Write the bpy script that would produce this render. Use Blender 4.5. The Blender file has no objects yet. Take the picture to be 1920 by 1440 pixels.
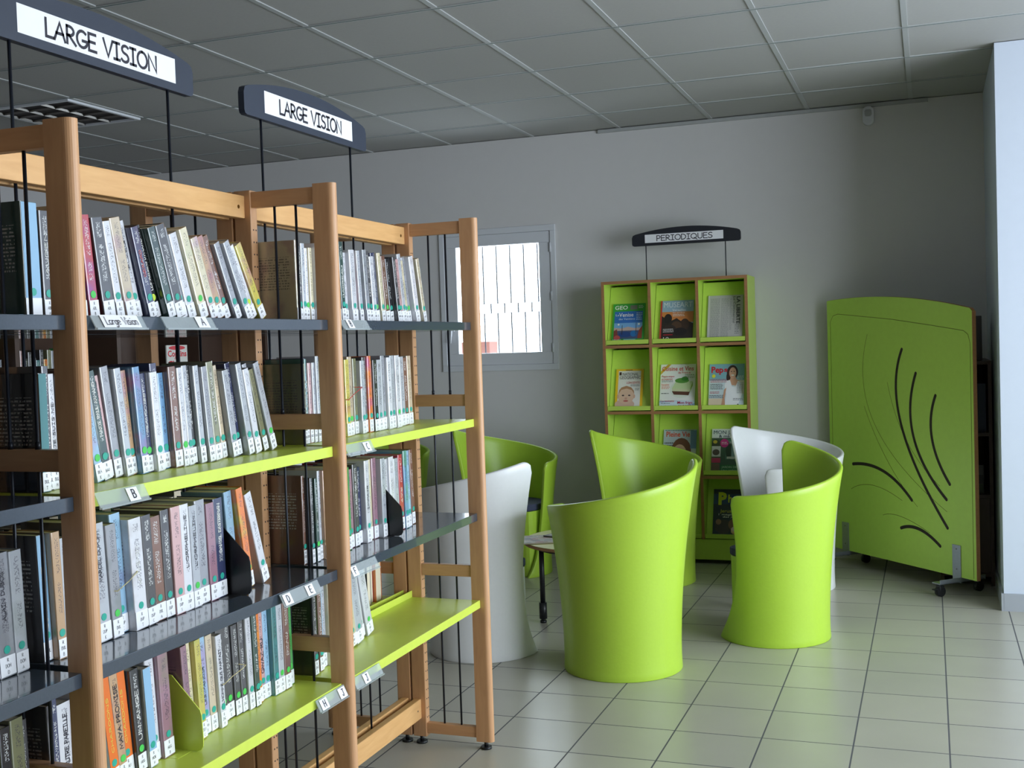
import bpy, bmesh, math, random
from mathutils import Matrix, Vector
R = math.radians
random.seed(7)
sc = bpy.context.scene
C = sc.collection

# ------------------------------------------------------------------ camera, sky, exposure
def make_camera():
    f, yaw, pit, rol, H = 2147.65, 0.3502, -0.0348, -0.0329, 1.3714
    cy, sy, cp, sp, cr, sr = math.cos(yaw), math.sin(yaw), math.cos(pit), math.sin(pit), math.cos(rol), math.sin(rol)
    fwd = Vector((-sy*cp, cy*cp, sp)); right = Vector((cy, sy, 0)); up = right.cross(fwd)
    r = cr*right + sr*up; u = -sr*right + cr*up
    m = Matrix((( r.x, u.x, -fwd.x, 0), (r.y, u.y, -fwd.y, 0), (r.z, u.z, -fwd.z, H), (0, 0, 0, 1)))
    cd = bpy.data.cameras.new('camera'); cd.sensor_width = 36; cd.lens = f/1920*36; cd.clip_start = 0.05
    co = bpy.data.objects.new('camera', cd); co.matrix_world = m; C.objects.link(co); sc.camera = co
make_camera()

w = bpy.data.worlds.new('sky'); sc.world = w; w.use_nodes = True
bg = w.node_tree.nodes['Background']; bg.inputs[0].default_value = (0.80, 0.90, 1.0, 1); bg.inputs[1].default_value = 7.5
sc.view_settings.view_transform = 'Standard'; sc.view_settings.look = 'None'
sc.view_settings.exposure = 0.5; sc.view_settings.gamma = 1; sc.view_settings.use_curve_mapping = False
sc.cycles.use_denoising = True
sc.cycles.max_bounces = 8; sc.cycles.diffuse_bounces = 5; sc.cycles.transparent_max_bounces = 12
sc.cycles.sample_clamp_indirect = 6; sc.cycles.caustics_reflective = False; sc.cycles.caustics_refractive = False

def daylight(name, loc, rot, sx, sy, power, col=(1, 1, 1), portal=False):
    l = bpy.data.lights.new(name, 'AREA'); l.shape = 'RECTANGLE'; l.size = sx; l.size_y = sy; l.energy = power; l.color = col
    if portal: l.cycles.is_portal = True
    o = bpy.data.objects.new(name, l); o.location = loc; o.rotation_euler = rot; C.objects.link(o)
XR = 3.0                                   # right wall with its big windows
daylight('daylight_right', (XR+0.12, 3.2, 1.45), (0, R(90), 0), 2.3, 4.5, 1, portal=True)
daylight('daylight_small', (-2.70, 7.38, 1.68), (R(-90), 0, 0), 0.62, 0.72, 1, portal=True)

# ------------------------------------------------------------------ helpers
def lin(c):
    if isinstance(c, str): c = tuple(int(c[i:i+2], 16) for i in (0, 2, 4))
    return tuple((x/255/12.92 if x/255 <= .04045 else ((x/255+.055)/1.055)**2.4) for x in c)
M = {}
def mat(name, col, rough=.5, metal=0, spec=.5, coat=0, noise=0, nscale=8, bump=0, alpha=1):
    m = bpy.data.materials.new(name); m.use_nodes = True; nt = m.node_tree; b = nt.nodes['Principled BSDF']
    c = lin(col) if (isinstance(col, str) or max(col) > 1) else col
    b.inputs['Base Color'].default_value = (*c, 1); b.inputs['Roughness'].default_value = rough
    b.inputs['Metallic'].default_value = metal; b.inputs['Specular IOR Level'].default_value = spec
    b.inputs['Coat Weight'].default_value = coat; b.inputs['Alpha'].default_value = alpha
    if noise or bump:
        tc = nt.nodes.new('ShaderNodeTexCoord'); n = nt.nodes.new('ShaderNodeTexNoise'); n.inputs['Scale'].default_value = nscale
        nt.links.new(tc.outputs['Object'], n.inputs['Vector'])
        if noise:
            mx = nt.nodes.new('ShaderNodeMix'); mx.data_type = 'RGBA'
            mx.inputs['A'].default_value = (*[v*(1-noise) for v in c], 1); mx.inputs['B'].default_value = (*[min(1, v*(1+noise)) for v in c], 1)
            nt.links.new(n.outputs['Fac'], mx.inputs['Factor']); nt.links.new(mx.outputs['Result'], b.inputs['Base Color'])
        if bump:
            bp = nt.nodes.new('ShaderNodeBump'); bp.inputs['Strength'].default_value = bump; bp.inputs['Distance'].default_value = .002
            nt.links.new(n.outputs['Fac'], bp.inputs['Height']); nt.links.new(bp.outputs['Normal'], b.inputs['Normal'])
    M[name] = m
    return m
def flat(c):
    k = 'ink_' + str(c)
    return M.get(k) or mat(k, c, .45)

def wood(name, c1, c2, rough=.42):
    m = mat(name, c1, rough); nt = m.node_tree; b = nt.nodes['Principled BSDF']
    tc = nt.nodes.new('ShaderNodeTexCoord'); mp = nt.nodes.new('ShaderNodeMapping'); n = nt.nodes.new('ShaderNodeTexNoise')
    g = nt.nodes.new('ShaderNodeNewGeometry')
    mp.inputs['Scale'].default_value = (14, 14, 1.6) if 'upright' in name else (14, 1.6, 14) if 'beam' in name else (1.6, 14, 14)
    n.inputs['Scale'].default_value = 5; n.inputs['Detail'].default_value = 5; n.inputs['Distortion'].default_value = .6
    mx = nt.nodes.new('ShaderNodeMix'); mx.data_type = 'RGBA'; mx.inputs['A'].default_value = (*lin(c1), 1); mx.inputs['B'].default_value = (*lin(c2), 1)
    L = nt.links.new
    L(tc.outputs['Object'], mp.inputs['Vector']); L(mp.outputs['Vector'], n.inputs['Vector']); L(n.outputs['Fac'], mx.inputs['Factor']); L(mx.outputs['Result'], b.inputs['Base Color'])
    return m
W1, W2 = (216, 168, 124), (186, 136, 96)
wood('wood_upright', W1, W2); wood('wood_beam', (232, 186, 126), (204, 150, 94)); wood('wood_cross', W1, W2)
wood('wood_band', (176, 128, 84), (150, 104, 66), .5)
mat('lime', (202, 218, 84), .32, noise=.05, nscale=40)
mat('lime_lam', (196, 224, 96), .4, noise=.04, nscale=60)
mat('screen_lam', (190, 226, 100), .45, noise=.05, nscale=30)
mat('chair_green', (172, 206, 64), .36, noise=.03, nscale=80, bump=.15)
mat('chair_white', (242, 243, 244), .34, noise=.02, nscale=60, bump=.15)
mat('steel_dark', (58, 66, 76), .14, noise=.12, nscale=220, coat=.4)
mat('rod', (34, 38, 48), .35, metal=.3)
mat('black_plastic', (22, 23, 26), .4)
mat('sign_body', (52, 58, 72), .38, noise=.06, nscale=50)
mat('sign_dark', (34, 36, 44), .45, noise=.06, nscale=50)
mat('paper', (236, 236, 240), .6, noise=.015, nscale=60)
mat('ink', (40, 38, 50), .6)
mat('cushion', (58, 64, 88), .85, noise=.15, nscale=90, bump=.3)
mat('galv', (150, 156, 164), .35, metal=.7, noise=.1, nscale=60)
mat('wall', (211, 209, 209), .85, noise=.02, nscale=14, bump=.15)
mat('wall_paint_white', (200, 208, 222), .6, noise=.02, nscale=20)
mat('frame_white', (214, 216, 222), .35, noise=.01, nscale=20)
mat('grid_white', (170, 172, 172), .6); mat('grid_shadow', (92, 110, 108), .8)
mat('pages', (222, 210, 186), .8, noise=.08, nscale=300)
mat('label_white', (236, 237, 240), .35, coat=.3)
mat('dot_teal', (40, 160, 140), .4); mat('dot_green', (70, 190, 80), .4); mat('dot_yellow', (190, 214, 60), .4)
mat('dark_brown', (74, 54, 44), .5, noise=.1, nscale=20)
mat('table_top', (206, 206, 120), .35, noise=.03, nscale=30)
mat('metal_reflector', (120, 116, 112), .3, metal=1)
mat('terracotta', (92, 50, 38), .8, noise=.1)
mat('yellow_panel', (150, 130, 50), .5)
mat('concrete', (206, 206, 200), .9, noise=.08)
mat('brass', (150, 120, 60), .3, metal=1)

def glass(name, tint, fac):
    m = bpy.data.materials.new(name); m.use_nodes = True; nt = m.node_tree; nt.nodes.clear(); N = nt.nodes.new; L = nt.links.new
    o = N('ShaderNodeOutputMaterial'); t = N('ShaderNodeBsdfTransparent'); t.inputs[0].default_value = (*tint, 1)
    g = N('ShaderNodeBsdfPrincipled'); g.inputs['Roughness'].default_value = .12; g.inputs['Base Color'].default_value = (.75, .8, .82, 1)
    x = N('ShaderNodeMixShader'); x.inputs[0].default_value = fac
    L(t.outputs[0], x.inputs[1]); L(g.outputs[0], x.inputs[2]); L(x.outputs[0], o.inputs[0]); M[name] = m
glass('pane', (.96, .98, .98), .04); glass('clear_plastic', (.86, .9, .9), .3)

def cover_material():
    """laminated paperback cover: obj colour, mottled artwork, small dark or light lettering on the spine and back"""
    m = bpy.data.materials.new('book_cover'); m.use_nodes = True; nt = m.node_tree; b = nt.nodes['Principled BSDF']; N = nt.nodes.new; L = nt.links.new
    oi = N('ShaderNodeObjectInfo'); tc = N('ShaderNodeTexCoord'); sp = N('ShaderNodeSeparateXYZ'); L(tc.outputs['Generated'], sp.inputs[0])
    def math_(op, a, bb, c=None):
        n = N('ShaderNodeMath'); n.operation = op
        for i, v in enumerate((a, bb) if c is None else (a, bb, c)):
            if isinstance(v, (int, float)): n.inputs[i].default_value = v
            else: L(v, n.inputs[i])
        return n.outputs[0]
    rnd = oi.outputs['Random']
    n1 = N('ShaderNodeTexNoise'); n1.noise_dimensions = '4D'; n1.inputs['Scale'].default_value = 16; n1.inputs['Detail'].default_value = 5
    L(tc.outputs['Object'], n1.inputs['Vector']); L(math_('MULTIPLY', rnd, 90), n1.inputs['W'])
    hs = N('ShaderNodeHueSaturation'); L(math_('MULTIPLY_ADD', rnd, .5, .25), hs.inputs['Hue']); hs.inputs['Saturation'].default_value = .9; hs.inputs['Value'].default_value = .7
    L(oi.outputs['Color'], hs.inputs['Color'])
    mr = N('ShaderNodeMapRange'); mr.inputs['From Min'].default_value = .5; mr.inputs['From Max'].default_value = .64; mr.inputs['To Max'].default_value = .75; L(n1.outputs['Fac'], mr.inputs['Value'])
    # artwork only on the illustrated covers (alpha of the object's colour carries how busy the artwork is)
    art = math_('MULTIPLY', mr.outputs[0], oi.outputs['Alpha'])
    mx = N('ShaderNodeMix'); mx.data_type = 'RGBA'; L(art, mx.inputs['Factor']); L(oi.outputs['Color'], mx.inputs['A']); L(hs.outputs[0], mx.inputs['B'])
    # lettering
    mp = N('ShaderNodeMapping'); mp.inputs['Scale'].default_value = (1, 260, 330); L(tc.outputs['Object'], mp.inputs['Vector'])
    n2 = N('ShaderNodeTexNoise'); n2.noise_dimensions = '4D'; n2.inputs['Scale'].default_value = 1.2; n2.inputs['Detail'].default_value = 1; L(mp.outputs[0], n2.inputs['Vector']); L(math_('MULTIPLY', rnd, 40), n2.inputs['W'])
    thr = math_('GREATER_THAN', n2.outputs['Fac'], .53)
    yb = math_('MULTIPLY', math_('GREATER_THAN', sp.outputs[1], .34), math_('LESS_THAN', sp.outputs[1], .72))
    zb = math_('MULTIPLY', math_('GREATER_THAN', sp.outputs[2], .36), math_('LESS_THAN', sp.outputs[2], .95))
    gap = math_('GREATER_THAN', math_('ABSOLUTE', math_('SUBTRACT', sp.outputs[2], math_('MULTIPLY_ADD', rnd, .3, .55)), 0), .035)
    fx = math_('GREATER_THAN', sp.outputs[0], .97)
    spine = math_('MULTIPLY', math_('MULTIPLY', thr, yb), math_('MULTIPLY', math_('MULTIPLY', zb, fx), gap))
    # back cover blurb lines
    wl = math_('GREATER_THAN', math_('SINE', math_('MULTIPLY', sp.outputs[2], 190), 0), .1)
    mp3 = N('ShaderNodeMapping'); mp3.inputs['Scale'].default_value = (240, 1, 60); L(tc.outputs['Object'], mp3.inputs['Vector'])
    n3 = N('ShaderNodeTexNoise'); n3.inputs['Scale'].default_value = 1; L(mp3.outputs[0], n3.inputs['Vector'])
    bz = math_('MULTIPLY', math_('GREATER_THAN', sp.outputs[2], .38), math_('LESS_THAN', sp.outputs[2], .8))
    bx = math_('MULTIPLY', math_('GREATER_THAN', sp.outputs[0], .12), math_('LESS_THAN', sp.outputs[0], .86))
    back = math_('MULTIPLY', math_('MULTIPLY', wl, math_('GREATER_THAN', n3.outputs['Fac'], .47)), math_('MULTIPLY', math_('MULTIPLY', bz, bx), math_('LESS_THAN', sp.outputs[1], .05)))
    txt = math_('MULTIPLY', math_('MAXIMUM', spine, back), .6)
    bw = N('ShaderNodeRGBToBW'); L(oi.outputs['Color'], bw.inputs[0])
    tcm = N('ShaderNodeMix'); tcm.data_type = 'RGBA'; L(math_('GREATER_THAN', bw.outputs[0], .18), tcm.inputs['Factor'])
    tcm.inputs['A'].default_value = (.72, .72, .7, 1); tcm.inputs['B'].default_value = (.05, .045, .07, 1)
    mx2 = N('ShaderNodeMix'); mx2.data_type = 'RGBA'; L(txt, mx2.inputs['Factor']); L(mx.outputs['Result'], mx2.inputs['A']); L(tcm.outputs['Result'], mx2.inputs['B'])
    L(mx2.outputs['Result'], b.inputs['Base Color'])
    b.inputs['Roughness'].default_value = .22; b.inputs['Coat Weight'].default_value = 1.0; b.inputs['Coat Roughness'].default_value = .08
    # creased plastic film
    n4 = N('ShaderNodeTexNoise'); n4.inputs['Scale'].default_value = 60; mp4 = N('ShaderNodeMapping'); mp4.inputs['Scale'].default_value = (1, 1, .25); L(tc.outputs['Object'], mp4.inputs['Vector']); L(mp4.outputs[0], n4.inputs['Vector'])
    bp = N('ShaderNodeBump'); bp.inputs['Strength'].default_value = .35; bp.inputs['Distance'].default_value = .0015; L(n4.outputs['Fac'], bp.inputs['Height']); L(bp.outputs[0], b.inputs['Normal']); L(bp.outputs[0], b.inputs['Coat Normal'])
    M['cover'] = m
cover_material()

def floor_material():
    m = bpy.data.materials.new('floor_tiles'); m.use_nodes = True; nt = m.node_tree; b = nt.nodes['Principled BSDF']; N = nt.nodes.new; L = nt.links.new
    tc = N('ShaderNodeTexCoord'); mp = N('ShaderNodeMapping'); mp.inputs['Location'].default_value = (1.4627+3, -6.0098+12, 0)
    L(tc.outputs['Object'], mp.inputs['Vector'])
    br = N('ShaderNodeTexBrick'); br.offset = 0; br.squash = 1; br.inputs['Scale'].default_value = 1; br.inputs['Brick Width'].default_value = .3; br.inputs['Row Height'].default_value = .3
    br.inputs['Mortar Size'].default_value = .0028; br.inputs['Mortar Smooth'].default_value = .1
    br.inputs['Color1'].default_value = (*lin((186, 182, 168)), 1); br.inputs['Color2'].default_value = (*lin((178, 175, 163)), 1); br.inputs['Mortar'].default_value = (*lin((88, 88, 92)), 1)
    L(mp.outputs[0], br.inputs['Vector'])
    n = N('ShaderNodeTexNoise'); n.inputs['Scale'].default_value = 5; L(tc.outputs['Object'], n.inputs['Vector'])
    mx = N('ShaderNodeMix'); mx.data_type = 'RGBA'; mx.blend_type = 'MULTIPLY'; mx.inputs['Factor'].default_value = .12
    L(br.outputs['Color'], mx.inputs['A']); L(n.outputs['Fac'], mx.inputs['B']); L(mx.outputs['Result'], b.inputs['Base Color'])
    rr = N('ShaderNodeMapRange'); rr.inputs['To Min'].default_value = .3; rr.inputs['To Max'].default_value = .8; L(br.outputs['Fac'], rr.inputs['Value']); L(rr.outputs[0], b.inputs['Roughness'])
    bp = N('ShaderNodeBump'); bp.invert = True; bp.inputs['Strength'].default_value = .5; bp.inputs['Distance'].default_value = .002; L(br.outputs['Fac'], bp.inputs['Height']); L(bp.outputs[0], b.inputs['Normal'])
    M['floor'] = m
floor_material()

class MB:
    def __init__(s): s.bm = bmesh.new(); s.mats = []
    def mi(s, m):
        m = M[m] if isinstance(m, str) else m
        if m not in s.mats: s.mats.append(m)
        return s.mats.index(m)
    def box(s, a, b, m, bev=0):
        x0, y0, z0 = a; x1, y1, z1 = b; i = s.mi(m)
        v = [s.bm.verts.new(p) for p in ((x0,y0,z0),(x1,y0,z0),(x1,y1,z0),(x0,y1,z0),(x0,y0,z1),(x1,y0,z1),(x1,y1,z1),(x0,y1,z1))]
        fs = [s.bm.faces.new([v[k] for k in q]) for q in ((0,3,2,1),(4,5,6,7),(0,1,5,4),(1,2,6,5),(2,3,7,6),(3,0,4,7))]
        for f in fs: f.material_index = i
        if bev:
            es = list({e for f in fs for e in f.edges})
            r = bmesh.ops.bevel(s.bm, geom=es, offset=bev, segments=2, affect='EDGES', profile=.6)
            for f in r['faces']: f.material_index = i
        return s
    def prism(s, poly, axis, a0, a1, m):
        """poly: 2-d points; axis 0/1/2 the extruded axis, other two in xyz order"""
        i = s.mi(m)
        def P(p, a): q = list(p); q.insert(axis, a); return q
        A = [s.bm.verts.new(P(p, a0)) for p in poly]; B = [s.bm.verts.new(P(p, a1)) for p in poly]; n = len(poly)
        fs = [s.bm.faces.new(A), s.bm.faces.new(B)] + [s.bm.faces.new((A[k], A[(k+1) % n], B[(k+1) % n], B[k])) for k in range(n)]
        for f in fs: f.material_index = i
        return s
    def tube(s, p0, p1, r, m, n=10, r2=None):
        i = s.mi(m); p0, p1 = Vector(p0), Vector(p1); d = (p1-p0).normalized()
        a = d.orthogonal().normalized(); b = d.cross(a); r2 = r if r2 is None else r2
        A = [s.bm.verts.new(p0 + r*(math.cos(t)*a + math.sin(t)*b)) for t in [2*math.pi*k/n for k in range(n)]]
        B = [s.bm.verts.new(p1 + r2*(math.cos(t)*a + math.sin(t)*b)) for t in [2*math.pi*k/n for k in range(n)]]
        for k in range(n):
            f = s.bm.faces.new((A[k], A[(k+1) % n], B[(k+1) % n], B[k])); f.material_index = i; f.smooth = True
        for q in (A, B): s.bm.faces.new(q).material_index = i
        return s
    def quad(s, pts, m):
        f = s.bm.faces.new([s.bm.verts.new(p) for p in pts]); f.material_index = s.mi(m); return s
    def build(s, name, parent=None, loc=(0,0,0), rot=(0,0,0), color=None):
        bmesh.ops.recalc_face_normals(s.bm, faces=s.bm.faces[:])
        me = bpy.data.meshes.new(name); s.bm.to_mesh(me); s.bm.free()
        for m in s.mats: me.materials.append(m)
        o = bpy.data.objects.new(name, me); C.objects.link(o); o.location = loc; o.rotation_euler = rot
        if parent: o.parent = parent
        if color: o.color = color
        return o
def tag(o, label, cat, group=None):
    o['label'] = label; o['category'] = cat
    if group: o['group'] = group
    return o
def thing(name, label, cat, loc=(0,0,0), rot=(0,0,0), group=None):
    o = bpy.data.objects.new(name, None); C.objects.link(o); o.location = loc; o.rotation_euler = rot; o.empty_display_size = .1
    return tag(o, label, cat, group)
def struct(o): o['kind'] = 'structure'; return o
def copy_tree(o, parent=None):
    c = o.copy(); C.objects.link(c); c.parent = parent
    for ch in list(o.children): copy_tree(ch, c)
    return c

# hand-lettered capitals as strokes: (advance, [polylines]); height 1
def arc(cx, cy, rx, ry, a0, a1, n=10): return [(cx+rx*math.cos(R(a0+(a1-a0)*k/n)), cy+ry*math.sin(R(a0+(a1-a0)*k/n))) for k in range(n+1)]
G = {
 'A': (.72, [[(.02,0),(.36,1),(.66,0)], [(.14,.38),(.56,.38)]]), 'B': (.62, [[(.08,0),(.08,1)], [(.08,1)]+arc(.26,.76,.24,.24,90,-90)+[(.08,.52)], [(.08,.52)]+arc(.3,.26,.26,.26,90,-90)+[(.08,0)]]),
 'C': (.66, [arc(.38,.5,.32,.48,55,305,14)]), 'D': (.7, [[(.08,0),(.08,1)], [(.08,1)]+arc(.2,.5,.42,.5,80,-80,12)+[(.08,0)]]), 'E': (.62, [[(.54,1),(.08,1),(.08,0),(.56,0)], [(.08,.52),(.48,.52)]]),
 'F': (.58, [[(.54,1),(.08,1),(.08,0)], [(.08,.52),(.46,.52)]]), 'G': (.74, [arc(.4,.5,.34,.48,50,340,14)+[(.7,.42),(.42,.42)]]), 'H': (.72, [[(.08,0),(.08,1)], [(.6,0),(.6,1)], [(.08,.5),(.6,.5)]]),
 'I': (.54, [[(.06,1),(.46,1)], [(.26,1),(.26,0)], [(.06,0),(.46,0)]]), 'J': (.64, [[(.14,1),(.6,1)], [(.42,1),(.42,.25)]+arc(.22,.24,.2,.24,0,-170,8)]), 'K': (.62, [[(.08,0),(.08,1)], [(.52,1),(.1,.48),(.56,0)]]),
 'L': (.56, [[(.08,1),(.08,0),(.52,0)]]), 'M': (.86, [[(.06,0),(.16,1),(.42,.3),(.68,1),(.8,0)]]), 'N': (.76, [[(.08,0),(.08,1),(.64,0),(.64,1)]]), 'O': (.8, [arc(.4,.5,.35,.5,90,450,18)]),
 'P': (.58, [[(.08,0),(.08,1)], [(.08,1)]+arc(.24,.72,.28,.28,90,-90)+[(.08,.44)]]), 'Q': (.86, [arc(.4,.5,.35,.48,90,450,18), [(.46,.22),(.82,-.14)]]), 'R': (.64, [[(.08,0),(.08,1)], [(.08,1)]+arc(.22,.74,.28,.26,90,-90)+[(.08,.48)], [(.2,.48),(.6,0)]]),
 'S': (.62, [arc(.34,.76,.24,.24,40,250,9)+arc(.28,.26,.26,.26,70,-150,10)]), 'T': (.64, [[(.02,1),(.62,1)], [(.32,1),(.32,0)]]), 'U': (.7, [[(.08,1),(.08,.3)]+arc(.34,.3,.26,.3,180,360,8)+[(.6,1)]]),
 'V': (.66, [[(.02,1),(.32,0),(.64,1)]]), 'W': (.9, [[(.02,1),(.22,0),(.44,.8),(.66,0),(.88,1)]]), 'X': (.64, [[(.04,0),(.58,1)], [(.04,1),(.6,0)]]), 'Y': (.62, [[(.02,1),(.32,.5)], [(.6,1),(.22,0)]]), 'Z': (.64, [[(.06,1),(.56,1),(.04,0),(.6,0)]]),
 'a': (.56, [arc(.27,.28,.22,.28,60,380,12)+[(.5,0)]]), 'r': (.44, [[(.08,.58),(.08,0)], arc(.28,.3,.2,.26,170,50,6)]), 'g': (.56, [arc(.27,.28,.21,.27,60,400,12), [(.48,.58),(.46,-.12)]+arc(.26,-.12,.2,.2,0,-150,7)]),
 'e': (.58, [[(.06,.28),(.5,.34)]+arc(.28,.3,.22,.28,10,310,12)]), 'i': (.26, [[(.12,.55),(.12,0)], [(.12,.8),(.12,.86)]]), 's': (.48, [arc(.26,.44,.16,.14,40,250,7)+arc(.22,.16,.18,.15,70,-150,8)]),
 'o': (.56, [arc(.27,.28,.22,.28,90,450,12)]), 'n': (.54, [[(.08,.58),(.08,0)], [(.08,.36)]+arc(.26,.36,.19,.2,150,0,6)+[(.45,0)]]),
 "'": (.2, [[(.1,1),(.08,.8)]]), '-': (.5, [[(.08,.5),(.42,.5)]]), ' ': (.42, []), '1': (.4, [[(.1,.8),(.24,1),(.24,0)]]), '0': (.7, [arc(.34,.5,.28,.5,90,450,14)]), '&': (.7, [[(.6,0),(.14,.74)]+arc(.3,.8,.16,.18,180,-60,8)+arc(.3,.24,.22,.24,120,330,8)+[(.62,.44)]]),
}
def text_width(t): return sum(G[c][0] for c in t if c in G)
def strokes(mb, t, org, ux, uy, h, sw, m, sx=1.0, lift=.0008, spread=None):
    """write t from org along unit vector ux, letters standing along uy; ribbons lifted off the surface"""
    ux, uy = Vector(ux).normalized(), Vector(uy).normalized(); nz = ux.cross(uy); org = Vector(org) + nz*lift; x = 0; i = mb.mi(m); hw = sw/2
    if spread: sx = spread/(text_width(t)*h)
    for c in t:
        if c not in G: continue
        adv, pls = G[c]
        for pl in pls:
            pts = [Vector(((x+p[0])*h*sx, p[1]*h)) for p in pl]
            L = []; Rr = []
            for k, p in enumerate(pts):
                a = pts[max(0, k-1)]; b = pts[min(len(pts)-1, k+1)]
                d1 = (p-a).normalized() if k else (b-p).normalized(); d2 = (b-p).normalized() if k < len(pts)-1 else d1
                d = (d1+d2); d = d.normalized() if d.length > 1e-6 else d1
                n = Vector((-d.y, d.x)); s_ = min(1.6, 1/max(.5, abs(n.dot(Vector((-d1.y, d1.x))))))
                e = -d*hw*.8 if k == 0 else (d*hw*.8 if k == len(pts)-1 else Vector((0, 0)))
                L.append(p+n*hw*s_+e); Rr.append(p-n*hw*s_+e)
            V = lambda q: mb.bm.verts.new(org + ux*q.x + uy*q.y)
            Lv = [V(q) for q in L]; Rv = [V(q) for q in Rr]
            for k in range(len(pts)-1):
                mb.bm.faces.new((Rv[k], Rv[k+1], Lv[k+1], Lv[k])).material_index = i
        x += adv
    return mb
_fc = {}
def type_mesh(t, bold=0):
    """printed type from the built-in face, as (verts, faces), height about .7 per unit size"""
    k = (t, bold)
    if k not in _fc:
        cu = bpy.data.curves.new('type', 'FONT'); cu.body = t; cu.size = 1; cu.offset = bold; cu.resolution_u = 2
        ob = bpy.data.objects.new('type', cu); C.objects.link(ob); dg = bpy.context.evaluated_depsgraph_get(); me = ob.evaluated_get(dg).to_mesh()
        vs = [tuple(v.co) for v in me.vertices]; fs = [tuple(f.vertices) for f in me.polygons]; ob.evaluated_get(dg).to_mesh_clear()
        bpy.data.objects.remove(ob); bpy.data.curves.remove(cu)
        x0 = min(v[0] for v in vs); x1 = max(v[0] for v in vs); _fc[k] = ([(v[0]-x0, v[1]) for v in vs], fs, x1-x0)
    return _fc[k]
def typed(mb, t, org, ux, uy, h, m, width=None, bold=0, lift=.0004):
    vs, fs, wd = type_mesh(t, bold); ux, uy = Vector(ux).normalized(), Vector(uy).normalized(); org = Vector(org)+ux.cross(uy)*lift
    s = h/.7; sx = s if width is None else width/wd; i = mb.mi(m)
    V = [mb.bm.verts.new(org+ux*v[0]*sx+uy*v[1]*s) for v in vs]
    for f in fs:
        try: mb.bm.faces.new([V[k] for k in f]).material_index = i
        except ValueError: pass
    return mb

# ------------------------------------------------------------------ the room
XL, Y0, Y1, ZC = -6.4, -3.0, 7.2034, 2.7316
XP, YP = .317, 5.99                        # the return that juts out on the right
def slab(name, a, b, m): return struct(MB().box(a, b, m).build(name))
slab('floor', (XL-.2, Y0-.2, -.1), (XR+.2, Y1+.2, 0), 'floor')
slab('ceiling', (XL-.2, Y0-.2, ZC+.004), (XR+.2, Y1+.2, ZC+.1), mat('ceiling_tile', (168, 167, 165), .9, noise=.03, nscale=60, bump=.2))
g = MB()
x = -3.0215 + .589*11
while x > XL:
    if x < XR: g.box((x-.012, Y0, ZC-.0008), (x+.012, Y1, ZC+.006), 'grid_white')
    x -= .589
y = 4.2937+.6*4
while y > Y0:
    g.box((XL, y-.012, ZC-.0006), (XR, y+.012, ZC+.006), 'grid_white').box((XL, y-.003, ZC-.0012), (XR, y+.003, ZC-.0006), 'grid_shadow'); y -= .6  # thin dark strip paints the shadow line along the cross bars
struct(g.build('trim_1'))
struct(MB().box((-1.98, Y1-.02, ZC-.022), (.02, Y1, ZC-.002), 'grid_white').build('trim_2'))
# back wall with the small window's hole
wx0, wx1, wz0, wz1 = -3.09, -2.33, 1.235, 2.11
g = MB()
for a, b in (((XL, 0), (wx0, ZC)), ((wx1, 0), (XR, ZC)), ((wx0, 0), (wx1, wz0)), ((wx0, wz1), (wx1, ZC))):
    g.box((a[0], Y1, a[1]), (b[0], Y1+.2, b[1]), 'wall')
struct(g.build('wall_back'))
slab('wall_left', (XL-.2, Y0, 0), (XL, Y1, ZC), 'wall')
slab('wall_front', (XL, Y0-.2, 0), (XR, Y0, ZC), mat('wall_dim', (150, 146, 140), .85))
g = MB()
oy0, oy1, oz0, oz1 = 1.0, 5.45, .3, 2.6
for a, b in (((Y0, 0), (oy0, ZC)), ((oy1, 0), (Y1, ZC)), ((oy0, 0), (oy1, oz0)), ((oy0, oz1), (oy1, ZC))):
    g.box((XR, a[0], a[1]), (XR+.2, b[0], b[1]), 'wall')
struct(g.build('wall_right'))
g = MB()
for k in range(4):
    yy = oy0 + (oy1-oy0)*k/3; g.box((XR+.04, yy-.03, oz0), (XR+.1, yy+.03, oz1), 'frame_white')
for zz in (oz0, oz1): g.box((XR+.04, oy0, zz-.03), (XR+.1, oy1, zz+.03), 'frame_white')
struct(g.build('window_2'))
struct(MB().box((XP, YP, 0), (XR, Y1, ZC), 'wall_paint_white').build('wall_partition'))
struct(MB().box((XP-.001, YP-.012, 0), (XR, YP, .085), mat('skirting', (160, 164, 172), .4, noise=.03, nscale=8)).box((XP-.012, YP-.012, 0), (XP, Y1, .085), 'skirting').build('baseboard_right'))

# small window
g = MB()
for (a, b, c, d) in ((wx0-.035, wx1+.035, wz0-.04, wz0), (wx0-.035, wx1+.035, wz1, wz1+.04), (wx0-.035, wx0, wz0, wz1), (wx1, wx1+.035, wz0, wz1)):
    g.box((a, Y1-.012, c), (b, Y1+.01, d), 'frame_white', .003)
win = struct(g.build('window_1'))
g = MB(); gx0, gx1, gz0, gz1 = -3.005, -2.412, 1.315, 2.035
for (a, b, c, d) in ((wx0+.0006, wx1-.0006, wz0+.0006, gz0), (wx0+.0006, wx1-.0006, gz1, wz1-.0006), (wx0+.0006, gx0, gz0, gz1), (gx1, wx1-.0006, gz0, gz1)):
    g.box((a, Y1-.004, c), (b, Y1+.05, d), 'frame_white', .003)
struct(g.build('sash', win))
struct(MB().box((gx0, Y1+.028, gz0), (gx1, Y1+.034, gz1), 'pane').build('pane', win))
struct(MB().box((-3.058, Y1-.022, 1.47), (-3.03, Y1-.004, 1.53), 'frame_white', .003).tube((-3.044, Y1-.03, 1.51), (-3.052, Y1-.038, 1.39), .009, 'frame_white', 10, .006).build('handle', win))
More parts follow.
